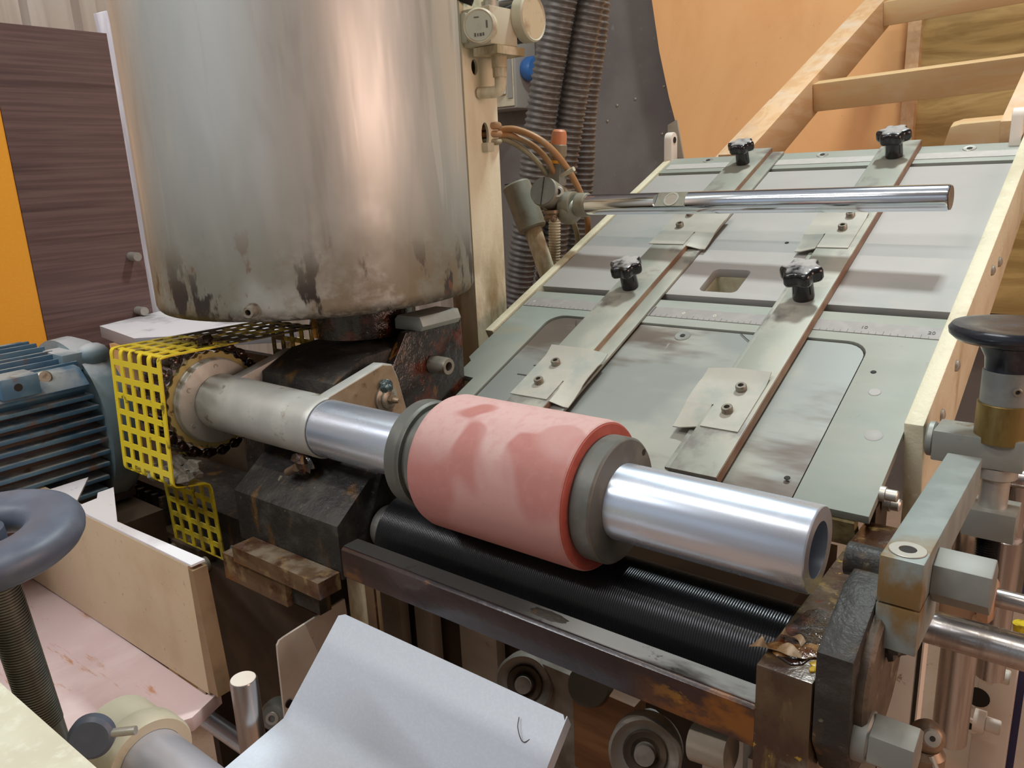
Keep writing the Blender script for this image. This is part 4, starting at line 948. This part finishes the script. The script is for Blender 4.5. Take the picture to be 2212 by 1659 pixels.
# ================================================================== LEFT BACKGROUND
o = MB().box((-2.235, .829, .0), (-2.20, 1.118, 1.893)).build('laminate_board', 'brown'); tag(o, 'tall dark brown wood-grain laminate board left of the tank', 'board')
o = MB().box((-2.242, .30, .0), (-2.203, .8280, 2.05)).build('laminate_board', 'orange'); tag(o, 'bright orange laminate board at the left edge', 'board')
for q in ((-2.2000,1.1010,1.3161), (-2.2000,1.0950,1.1652)):
    MB().cyl((-2.199, q[1]-.02, q[2]), (-2.16, q[1]-.02, q[2]), .012, n=14).build('cam_bolt', 'steel', bpy.data.objects['laminate_board'])
b = MB(); vs = [V((-2.3400,1.1700,1.9682)), V((-2.3400,1.2025,1.9789)), V((-2.3400,1.2122,1.8129)), V((-2.3400,1.2198,1.4790)), V((-2.34, 1.24, .003)), V((-2.34, 1.13, .003)), V((-2.3400,1.1807,1.7988))]
o = MB().prism(vs, (-.02, 0, 0)).build('plastic_wrap', 'plastwrap', None, bevel=.003); tag(o, 'crumpled strip of clear plastic wrap between brown board and tank', 'plastic wrap')
t = thing('side_table', 'small table with dusty grey-edged white top behind the yellow guard', 'table', (-2.0, 1.05, .0))
tz = 1.15; tp = [(-2.1355,0.9357,1.1500), (-1.8670,0.8926,1.1500), (-1.5816,1.1497,1.1500), (-2.2531,1.2788,1.1500)]
MB().prism([(p[0], p[1], tz) for p in tp], (0, 0, -.030)).build('top', 'edge', t, bevel=.002)
MB().prism([(p[0]*.997-.006, p[1]*.997+.003, tz+.0002) for p in tp], (0, 0, .001)).build('top_laminate', 'greyedge', t)
q = (-2.0254,0.9079,1.1200); MB().box((q[0]-.01, q[1], .0), (q[0]+.04, q[1]+.05, 1.119)).build('leg', 'wood', t)
q2 = tp[2]; MB().box((q2[0]-.06, q2[1], .0), (q2[0]-.02, q2[1]+.04, 1.119)).build('leg', 'wood', t)
MB().box((q[0]+.05, q[1]+.10, .7), (q2[0]-.06, q[1]+.12, 1.119)).build('apron', 'white', t)

# ---- motor
t = thing('electric_motor', 'dusty blue finned electric motor at the left behind the handwheel', 'motor', (-1.5, .4, 1.08))
b = MB(); b.lathe((-1.50, -.05, 1.085), (0, 1, 0), [(0, .118), (.59, .118), (.625, .112)], 48); b.build('core', 'bluedark', t)
zs = [1.182, 1.163, 1.143, 1.123, 1.103, 1.083, 1.061, 1.040, 1.017, .995]
ye = [.556, .565, .571, .575, .577, .577, .575, .571, .566, .56]
for z, y in zip(zs, ye): MB().box((-1.47, -.05, z-.0035), (-1.357, y, z+.0035)).build('fin', 'blue', t, bevel=.0015)
for k in range(9):
    x = -1.57+k*.0205; zt = 1.256-.0022*abs(k-2)**1.6 if k < 6 else 1.247-.006*(k-5)
    MB().box((x, -.05, 1.15), (x+.006, .535+.004*k, zt-.010)).build('fin', 'blue', t, bevel=.0015)
b = MB(); b.prism([(-1.44, -.05, 1.15), (-1.40, -.05, 1.215), (-1.378, -.05, 1.212), (-1.352, -.05, 1.186), (-1.40, -.05, 1.15)], (0, .61, 0)); b.build('shoulder', 'blue', t, bevel=.002)
b = MB(); b.obox((-1.395, .425, 1.192), (.056, 0, 0), (0, .056, 0), (0, 0, .033)); pd_ = b.build('foot_pad', 'blue', t, bevel=.002)
MB().cyl((-1.3395, .449, 1.209), (-1.3385, .449, 1.209), .0062, n=16).build('bore', 'hole', pd_)
MB().lathe((-1.378, .502, 1.207), (1, -.2, .35), [(0, .0115), (.006, .0115), (.008, .009)], 18).build('hex_bolt', 'bolt', t)
b = MB(); b.lathe((-1.50, .575, 1.085), (0, 1, 0), [(0, .158), (.03, .160), (.052, .150), (.062, .12)], 56); b.build('end_bell', 'bluedust', t)
b = MB(); b.box((-1.49, .545, 1.20), (-1.405, .615, 1.232)); b.ball((-1.415, .60, 1.222), .023, 14, (1, 1.2, .9)); b.build('bell_lug', 'bluedust', t, bevel=.004)
MB().box((-1.62, -.05, .955), (-1.39, .62, .985)).build('motor_foot', 'bluedark', t, bevel=.003)

# ---- MDF box and dusty board
t = thing('mdf_box', 'open brown mdf panel with white melamine top edge in front of the guard', 'panel', (-1.05, .47, .9))
MB().box((-1.75, .446, .845), (-.897, .464, 1.034)).build('front_panel', 'mdf', t, bevel=.001)
b = MB(); b.prism([(-1.33, .447, 1.0345), (-.889, .447, 1.0345), (-.889, .466, 1.0345), (-1.1059,0.4591,1.0345), (-1.2462,0.5217,1.0345), (-1.2450,0.4961,1.0345), (-1.2229,0.4844,1.0345), (-1.2174,0.4472,1.0345), (-1.33, .52, 1.0345)], (0, 0, .003)); b.build('white_top', 'white', t)
MB().prism([(-.8965, .446, 1.03), (-.886, .446, 1.03), (-.874, .446, .85), (-.8965, .446, .85)], (0, .02, 0)).build('end_strip', 'mdfold', t)
MB().box((-1.74, .4645, .80), (-1.30, .62, .948)).build('inner_block', 'dark', t)
o = MB().prism([(-2.2, .10, .842), (-1.02, .10, .842), (-0.8771,0.4091,0.8420), (-0.8959,0.4615,0.8420), (-.905, .4455, .842), (-2.2, .46, .842)], (0, 0, -.02)).build('dusty_board', 'pinkdust', None, bevel=.001); tag(o, 'pink-dusted orange board lying flat below the mdf panel', 'board')

# ---- machine body (dark) below
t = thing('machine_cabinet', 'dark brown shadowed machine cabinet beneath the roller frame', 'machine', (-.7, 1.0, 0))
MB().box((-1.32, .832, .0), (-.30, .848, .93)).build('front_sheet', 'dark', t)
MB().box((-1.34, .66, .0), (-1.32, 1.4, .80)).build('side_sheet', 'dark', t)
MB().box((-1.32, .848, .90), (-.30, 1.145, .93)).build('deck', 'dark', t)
MB().box((-.245, .66, .0), (-.235, 1.4, .915)).build('added_lamp_screen', 'creamlow', t)  # panel added to keep the warm lamp off the parts under the rail
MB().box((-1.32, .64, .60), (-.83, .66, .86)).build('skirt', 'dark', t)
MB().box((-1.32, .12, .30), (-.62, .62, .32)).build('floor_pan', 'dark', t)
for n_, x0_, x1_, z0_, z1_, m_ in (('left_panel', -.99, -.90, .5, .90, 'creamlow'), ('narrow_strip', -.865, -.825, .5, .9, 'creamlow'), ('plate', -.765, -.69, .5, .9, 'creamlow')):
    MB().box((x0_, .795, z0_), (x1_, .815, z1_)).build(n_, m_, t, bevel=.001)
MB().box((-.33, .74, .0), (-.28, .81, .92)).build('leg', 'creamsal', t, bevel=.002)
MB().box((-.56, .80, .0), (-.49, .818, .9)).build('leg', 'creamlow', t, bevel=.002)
def bearing(px, lab, r):
    c = V(px); d = V((.35, -.85, .38)).normalized()
    t = thing('flange_bearing', lab, 'bearing', tuple(c))
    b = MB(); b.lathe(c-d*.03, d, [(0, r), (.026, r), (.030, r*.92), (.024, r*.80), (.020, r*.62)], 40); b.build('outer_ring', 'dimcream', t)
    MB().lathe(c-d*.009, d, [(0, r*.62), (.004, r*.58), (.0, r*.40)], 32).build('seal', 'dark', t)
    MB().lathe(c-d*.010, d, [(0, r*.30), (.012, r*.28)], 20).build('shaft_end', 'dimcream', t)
bearing((-0.5650,0.7000,0.8437), 'dim cream flange bearing seen under the middle of the rail', .040)
bearing((-0.3519,0.6400,0.8795), 'dim flange bearing at the bottom edge under the right half of the rail', .040)
q = V((-0.5407,0.7200,0.8698)); t2 = thing('bearing_housing', 'dim cream casting block below the rail right of the upper bearing', 'housing', tuple(q))
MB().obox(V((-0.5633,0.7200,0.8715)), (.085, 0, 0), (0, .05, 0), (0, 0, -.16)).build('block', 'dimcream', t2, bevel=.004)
MB().obox(V((-0.4938,0.7100,0.8739)), (.09, 0, -.0), (0, .03, 0), (0, 0, -.13)).build('wood_block', 'shadewood', t2, bevel=.003)
MB().cyl((-0.4628,0.7000,0.8860), (-0.4687,0.7300,0.8655), .026, n=24).build('dark_boss', 'dark', t2)
o = MB().tube(bez([(-0.3656,0.6800,0.8989), (-0.3691,0.6800,0.8726), (-0.3666,0.6700,0.8619)], 8), .011, 12).build('black_hose', 'plastic'); tag(o, 'short black hose entering the lower flange bearing', 'hose')
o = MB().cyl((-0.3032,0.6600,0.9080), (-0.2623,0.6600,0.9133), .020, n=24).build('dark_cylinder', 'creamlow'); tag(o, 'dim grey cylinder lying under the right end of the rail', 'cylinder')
t = thing('cream_side_plate', 'cream plate with rounded corner standing below the clamp strip', 'plate', (-0.8600,0.5921,0.8484))
pl = [(-0.8600,0.5286,0.7531), (-0.8600,0.5320,0.8672), (-0.8600,0.5331,0.8848), (-0.8600,0.5377,0.8903), (-0.8600,0.5470,0.8917), (-0.8600,0.6545,0.8978), (-0.8600,0.6663,0.6618)]
MB().prism(pl, (-.004, 0, 0)).build('plate', 'creamsal', t, bevel=.001)
MB().cyl((-0.8590,0.5378,0.7897), tuple(V((-0.8590,0.5378,0.7897))+V((.0015, 0, 0))), .006, n=14).build('bore', 'hole', t)

# ================================================================== FOREGROUND
t = thing('folded_sheet', 'pale grey powder-coated sheet bent into a shallow V at the bottom of the picture', 'metal sheet', (-0.5719,0.5800,0.9385))
xa = (-0.7751,0.5800,0.9420)[0]; ya, za = .58, (-0.7751,0.5800,0.9420)[2]
xb = (-0.4113,0.5800,0.9390)[0]
f1 = (-0.7750,0.4746,0.8440); f2 = (-0.7750,0.3794,0.8290)
k = lambda p: (p[1], p[2])
pr = [(ya, za), ((ya*.5+f1[1]*.5), (za*.5+f1[2]*.5)), (f1[1], f1[2]), (f2[1], f2[2])]
xs = [xa+.006, xa+.001, xa]
def rowx(i, p):
    return p
rows_ = []
for i, p in enumerate(pr):
    rows_.append([(xa+(.010 if i == 0 else 0), p[0], p[1]), (xa+.012, p[0], p[1]), (xb-.012, p[0], p[1]), (xb-(.004 if i == 0 else 0), p[0], p[1])])
rows_.insert(1, [(xa, pr[0][0]*.93+pr[1][0]*.07, pr[0][1]*.93+pr[1][1]*.07), (xa+.012, pr[0][0]*.93+pr[1][0]*.07, pr[0][1]*.93+pr[1][1]*.07), (xb-.012, pr[0][0]*.93+pr[1][0]*.07, pr[0][1]*.93+pr[1][1]*.07), (xb, pr[0][0]*.93+pr[1][0]*.07, pr[0][1]*.93+pr[1][1]*.07)])
MB().grid(rows_, thick=lambda i, j: V((0, .0015, -.0022))).build('sheet', 'vsheet', t, ang=.2)
b = MB(); b.grid([[(xb, p[0], p[1]), (xb+.0015, p[0]+.004, p[1]-.012)] for p in pr], thick=lambda i, j: V((.0012, 0, 0))).build('hem', 'vsheet', t)
MB().tube(bez([V((xb-.05, .562, za-.012)), V((xb-.045, .553, za-.018)), V((xb-.035, .548, za-.027)), V((xb-.028, .556, za-.024))], 6), .0005, 5).build('loose_thread', 'hair', t)
MB().tube(bez([(-0.6000,0.4947,0.8427), (-0.6000,0.5076,0.8457), (-0.6000,0.5129,0.8535), (-0.6000,0.5052,0.8506)], 6), .0005, 5).build('loose_thread', 'hair', t)

t = thing('steel_pin', 'upright polished steel dowel pin left of the folded sheet', 'pin', (-0.8262,0.4500,0.7746))
pt, pb = V((-0.8125,0.4500,0.9015)), V((-0.8136,0.4500,0.7809))
b = MB(); b.lathe(pb-V((0, 0, .08)), pt-pb, [(0, .0168), ((pt-pb).length+.078, .0168), ((pt-pb).length+.080, .0158)], 32); pn = b.build('pin', 'rod', t)
MB().lathe(pt, pt-pb, [(0, .0155), (.0006, .015)], 24).build('pin_end', 'creamsal', pn)
t = thing('cross_rod', 'bright round rod running across behind the steel pin', 'rod', (-1.0038,0.5000,0.6852))
MB().cyl(tuple(V((-0.9363,0.5000,0.7147))-V((.30, 0, 0))), tuple(V((-0.9363,0.5000,0.7147))+V((.10, 0, 0))), .0135, n=28).build('rod', 'ground', t)
t = thing('round_boss', 'grey domed boss with socket screw beside the steel pin', 'boss', (-0.8770,0.5200,0.7703))
c = V((-0.8773,0.5200,0.7686)); d = V((.55, -.75, .35)).normalized()
b = MB(); b.lathe(c-d*.03, d, [(0, .022), (.018, .022), (.026, .017), (.029, .010)], 28).build('dome', 'clampface', t)
sockscrew(t, c-d*.004, d, .0095, .006, 'cap_screw', 'steel')

t = thing('idler_shaft', 'large blurred bright shaft with cream flange at the bottom left corner', 'shaft', (-0.6131,0.2500,1.0446))
sy, sz = .25, (-0.6062,0.2500,1.0469)[2]-.034
b = MB(); b.lathe((-.645, sy, sz), (1, 0, 0), [(0, .0285), (.40, .0285)], 56).build('shaft', 'softsteel', t)
b = MB(); b.lathe((-.650, sy, sz), (1, 0, 0), [(0, .028), (0, .0375), (.004, .0395), (.022, .0395), (.026, .0375), (.026, .0288)], 56, (True, False)).build('flange', 'regul', t)
b = MB(); b.lathe((-.686, sy, sz), (1, 0, 0), [(0, .036), (.03, .036), (.036, .033)], 48).build('flange_hub', 'regul', t)
t = thing('wing_knob', 'dark grey oval thumb knob on a short screw beside the cream flange', 'knob', (-0.5983,0.2000,1.0874))
c = V((-0.6139,0.2050,1.0755)); d = V((.75, -.62, .2)).normalized()
MB().lathe(c-d*.005, d, [(0, .0135), (.003, .0175), (.010, .0175), (.013, .0145)], 32).build('thumb_disc', 'wheel', t)
MB().cyl(c, c+V((.028, .022, .003)), .0035, n=12).build('screw', 'steel', t)
t = thing('cream_cover', 'blurred pale cream sheet cover filling the bottom left corner', 'cover', (-.7, .06, 1.1))
ca_, cb_ = V((-0.4849,0.1200,1.2238)), V((-0.3510,0.1200,1.2371))
MB().prism([(-1.1, .12, 1.226), (-.335, .12, 1.232), (-.335, -.25, 1.232), (-1.1, -.25, 1.226)], (0, 0, -.003)).build('top_sheet', 'creamcover', t, bevel=.001)
MB().box((-1.1, .117, 1.0), (-.338, .12, 1.2265)).build('side_sheet', 'creamcover', t)

t = thing('handwheel', 'dark grey plastic handwheel on a ribbed vertical spindle at the left edge', 'handwheel', (-0.6883,0.1946,1.1246))
wc, wb_ = V((-0.6907,0.1845,1.2345)), V((-0.7009,0.1992,1.0521)); wa = (wc-wb_).normalized()
b = MB(); n = 72; m = 20; u, v, d = basis(wa); vs = []; fs = []
for i in range(n):
    a = 2*PI*i/n; e = u*math.cos(a)+v*math.sin(a)
    for k_ in range(m):
        bb = 2*PI*k_/m; cx_, cz_ = math.cos(bb), math.sin(bb)
        rr = .0225*cx_; zz = .0175*cz_
        if zz > .012: zz = .012+(zz-.012)*.35
        vs.append(wc+e*(.050+rr)+d*zz)
for i in range(n):
    for k_ in range(m): fs.append((i*m+k_, ((i+1) % n)*m+k_, ((i+1) % n)*m+(k_+1) % m, i*m+(k_+1) % m))
b.add(vs, fs); b.build('rim', 'wheel', t, ang=1.0)
b = MB()
for k_ in range(3):
    e = -(rt-d*rt.dot(d)).normalized(); e.rotate(__import__('mathutils').Quaternion(d, (k_-1)*1.0)); b.tube([wc-d*.006, wc+e*.045], .009, 10)
b.build('spoke', 'wheel', t)
MB().lathe(wc-d*.02, d, [(0, .016), (.03, .016), (.034, .013)], 28).build('hub', 'wheel', t)
L_ = (wc-wb_).length; pr = [(0, .0135)]; n_ = 70
for i in range(n_): pr += [(L_*i/n_, .0150), (L_*(i+.5)/n_, .0150), (L_*(i+.55)/n_, .0138), (L_*(i+.95)/n_, .0138)]
b = MB(); b.lathe(wb_-wa*.15, wa, [(0, .0145), (.15, .0145)]+[(p[0]+.15, p[1]) for p in pr], 28).build('ribbed_spindle', 'thread', t, ang=.9)

# ================================================================== RIGHT SIDE
t = thing('lever_arm', 'flat grey steel lever arm with split clamp end right of the rollers', 'lever', (-.114, .76, 1.19))
MB().box((-.131, .624, 1.149), (-.0985, .898, 1.190)).build('arm_bar', 'armrust', t, bevel=.0015)
MB().box((-.131, .624, 1.108), (-.0985, .70, 1.1475)).build('clamp_jaw', 'armrust', t, bevel=.0015)
cp = V((-.1145, .643, 1.190)); cp_ = MB().pipe(cp, cp+V((0, 0, .0012)), .0142, .0068, 36, .0004).build('clamp_screw', 'steel', t); MB().hexa(cp, cp+V((0, 0, .0006)), .0069).build('socket', 'hole', cp_)
b = MB(); b.hexa((-.0985, .678, 1.158), (-.056, .678, 1.158), .0235, ph=.3); b.build('hexagon_nut', 'stub', t, bevel=.0015)

t = thing('adjusting_spindle', 'upright adjusting spindle with dark round knob, brass collar and steel brackets', 'spindle', (-.095, .985, 1.17))
sx, sy = -.0945, 1.0
Zt = lambda px, py: 0
zk = 1.311
b = MB(); b.lathe((sx, sy, 1.290), (0, 0, 1), [(0, .030), (.006, .056), (.012, .0625), (.018, .0635), (.023, .060), (.024, .050), (.021, .030), (.020, .0)], 56, (True, False)); b.build('knob', 'wheelhub', t, ang=.8)
MB().lathe((sx, sy, 1.262), (0, 0, 1), [(0, .024), (.014, .025), (.028, .032)], 36).build('knob_hub', 'wheelhub', t)
cl = MB().lathe((sx, sy, 1.225), (0, 0, 1), [(0, .0255), (.036, .0255), (.037, .0245)], 36).build('steel_collar', 'clampface', t)
sockscrew(cl, (sx+.012, sy-.0220, 1.243), (.45, -.85, 0), .0048, .002, 'grub_screw', 'bolt')
MB().lathe((sx, sy, 1.180), (0, 0, 1), [(0, .0275), (.044, .0275), (.045, .0265)], 36).build('brass_collar', 'brass', t)
b = MB(); b.box((-.160, .978, 1.150), (-.068, 1.03, 1.1865)); b.build('upper_bracket', 'machined', t, bevel=.002)
MB().cyl((-.169, 1.004, 1.168), (-.160, 1.004, 1.168), .021, n=28, ch=.002).build('bracket_flange', 'machined', t)
MB().lathe((sx, sy, 1.133), (0, 0, 1), [(0, .0155), (.004, .0215), (.0165, .0215)], 32).build('stop_ring', 'steel', t)
MB().cyl((sx, sy, 1.07), (sx, sy, 1.135), .0150, n=32).build('plain_spindle', 'steel', t)
MB().box((-.1205, .975, 1.066), (-.068, 1.025, 1.100)).build('lower_bracket', 'machined', t, bevel=.0015)
pr = []
for i in range(22): pr += [(i*.0030, .0108), (i*.0030+.0015, .0135)]
MB().lathe((sx, sy, 1.000), (0, 0, 1), [(-.001, .0105)]+pr, 28).build('screw_thread', 'threadblack', t, ang=.9)

t = thing('machine_stand', 'cream painted machine end frame with slots and dark bores at the far right', 'frame', (-.1, 1.3, 0))
ux = (-0.1498,0.9550,0.8510)[0]; ul = (-0.2087,0.9550,0.8262)[0]; um = (-0.1837,0.9550,0.8367)[0]
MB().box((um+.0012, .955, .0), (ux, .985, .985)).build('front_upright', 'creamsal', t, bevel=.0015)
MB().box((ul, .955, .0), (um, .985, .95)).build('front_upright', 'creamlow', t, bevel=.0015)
MB().box((ux+.0003, .962, .0), (ux+.0052, .985, 1.0)).build('dark_gap_strip', 'dark', t)  # solid dark strip standing in for the shade inside a gap
MB().box((ux+.0055, .955, .0), (ux+.0075, .985, 1.0)).build('edge_strip', 'creamsal', t)
pl2 = [(-0.1150,1.3699,0.7014), (-0.1150,1.8419,0.4213), (-0.1150,1.7085,0.1418), (-0.1150,1.2477,0.4915)]
o_ = MB().box((-.130, 1.50, .0), (-.072, 1.54, .72)).build('bolted_plate', 'creamsal', t, bevel=.003)
for px in ((-0.1279,1.5000,0.5851), (-0.1349,1.5000,0.4530)):
    bo = MB().pipe((px[0], 1.5, px[2]), (px[0], 1.495, px[2]), .017, .008, 24, .002).build('ring_bolt', 'creamsal', o_); MB().hexa((px[0], 1.4995, px[2]), (px[0], 1.4965, px[2]), .0085).build('socket', 'hole', bo)
q = (-0.1272,1.5000,0.5162); MB().lathe((q[0], 1.5005, q[2]), (0, -1, 0), [(0, .020), (.0012, .020)], 20).build('bore', 'hole', o_)
for px in ((-0.0908,1.4500,0.6061), (-0.0945,1.4500,0.5014)):
    b = MB(); b.cyl((px[0]-.03, 1.45, px[2]), (px[0]-.012, 1.45, px[2]), .021, n=24); b.cyl((px[0]-.012, 1.45, px[2]), (px[0]+.012, 1.45, px[2]), .013, n=20, ch=.002); b.build('side_bolt', 'creamsal', t)
MB().box((-.085, 1.56, .0), (-.045, 1.60, .82)).build('inner_post', 'navy', t)
MB().box((-.055, 1.42, .0), (-.035, 1.45, .90)).build('inner_rail', 'creamsal', t)
MB().box((-.03, 1.5, .0), (.10, 1.52, .60)).build('cover_sheet', 'creamlow', t)
MB().cyl((-0.0724,1.4000,0.7442), (-0.0583,1.4000,0.6666), .012, n=14).build('yellow_post', 'yellow', t)
def vrod(name, lab, px0, px1, y, r, z0=None):
    a, b_ = V(px0), V(px1)
    o = thing(name, lab, 'rod', (a.x, y, b_.z), 'vertical rods at the right')
    MB().cyl((a.x, y, b_.z), (a.x, y, a.z), r, n=32, ch=.001).build('rod', 'rod', o)
vrod('guide_rod', 'thick vertical steel rod behind the lower horizontal rod', (-0.1269,1.1500,1.0291), (-0.1263,1.1500,0.6604), 1.15, .0235)
vrod('guide_rod', 'thinner vertical steel rod right behind the lower bracket', (-0.1254,1.1800,1.0592), (-0.1163,1.1800,0.8831), 1.18, .0115)
vrod('guide_rod', 'thick vertical steel rod right of the threaded spindle end', (-0.0944,1.2400,0.9570), (-0.0921,1.2400,0.7297), 1.24, .0200)
vrod('guide_rod', 'vertical steel rod at the right border of the picture', (-0.0990,1.3600,1.0772), (-0.0841,1.3600,0.8069), 1.36, .0160)
def hrod(lab, px, y, r, x1=.25, x0=None):
    a = V(px); o = thing('tie_rod', lab, 'rod', tuple(a), 'horizontal rods at the right')
    MB().cyl((a.x-.06 if r > .018 else a.x, y, a.z), (x1, y, a.z), r, n=32, ch=.001).build('rod', 'rod', o)
hrod('lower thick horizontal rod right of the hexagon nut', (-0.1263,0.8600,1.0031), .86, .0185)
hrod('upper thinner horizontal rod held by the peach casting', (-0.0991,1.0500,0.9590), 1.05, .0120)
hrod('dim horizontal rod near the right border beside the lower bracket', (-0.1103,1.2800,1.0362), 1.28, .0140)
t = thing('rod_holder', 'lumpy peach-coloured casting clamping the upper horizontal rod', 'casting', (-0.1061,1.0500,0.9515))
q = V((-0.1089,1.0500,0.9539)); b = MB(); b.box(q+V((-.035, -.012, -.045)), q+V((.012, .05, .035))); b.build('body', 'casting', t, bevel=.012, seg=4)
b = MB(); b.lathe(q+V((.010, 0, .0)), (1, 0, 0), [(0, .030), (.012, .030), (.016, .024)], 28); b.build('boss', 'casting', t)
MB().obox(q+V((.004, -.022, -.065)), (.012, 0, 0), (0, .03, 0), (0, 0, .045)).build('ear', 'casting', t, bevel=.004)
t = thing('spring_oiler', 'round grimy oil nipple with wire clip at the bottom right corner', 'oiler', (-0.0946,0.7200,0.9660))
q = V((-0.0969,0.7200,0.9700)); b = MB(); b.ball(q, .0155, 20); b.lathe(q+V((0, 0, -.045)), (0, 0, 1), [(0, .017), (.028, .017), (.034, .012)], 24); b.build('oiler_body', 'nipple', t)
d = V((.35, -.75, .5)).normalized(); o_ = MB().lathe(q+d*.013, d, [(0, .0085), (.004, .007), (.0045, .003)], 20).build('nipple_tip', 'steel', t); MB().lathe(q+d*.0174, d, [(0, .0026), (.0004, .0025)], 12).build('bore', 'hole', o_)
MB().tube(bez([tuple(q+V((.006, -.01, -.012))), tuple(q+V((.016, -.014, -.03))), tuple(q+V((.030, -.012, -.055)))], 8), .003, 8).build('wire_clip', 'steel', t)
t = thing('steel_shelf', 'cluttered brown shelf and rods below the upper end of the table at the right border', 'shelf', (-.05, 2.0, 0))
MB().box((-.12, 1.95, .0), (.5, 2.6, .98)).build('cabinet', 'creamlow', t)
MB().box((-.13, 1.62, 1.17), (.5, 1.9, 1.19)).build('shelf_board', 'wood', t)
MB().box((-.12, 1.70, 1.24), (.5, 1.95, 1.30)).build('dark_box', 'dark', t)
MB().box((-.13, 1.75, 1.36), (.5, 2.0, 1.375)).build('shelf_board', 'creamlow', t)
MB().box((-.12, 1.95, 1.0), (.5, 1.97, 1.5)).build('back_board', 'dark', t)

t = thing('shadow_caster_bar', 'added unseen steel bar casting a shadow band on the folded sheet', 'bar', (-.2, .305, 1.72))  # bar and hangers added out of view to shade the folded sheet
MB().cyl((-.76, .305, 1.72), (.8, .305, 1.72), .028, n=32).build('bar', 'steel', t)
MB().cyl((.5, .305, 1.745), (.5, .305, 4.6), .012, n=16).build('caster_hanger', 'steel', t)
MB().cyl((-.72, .305, 1.745), (-.72, .305, 4.6), .012, n=16).build('caster_hanger', 'steel', t)
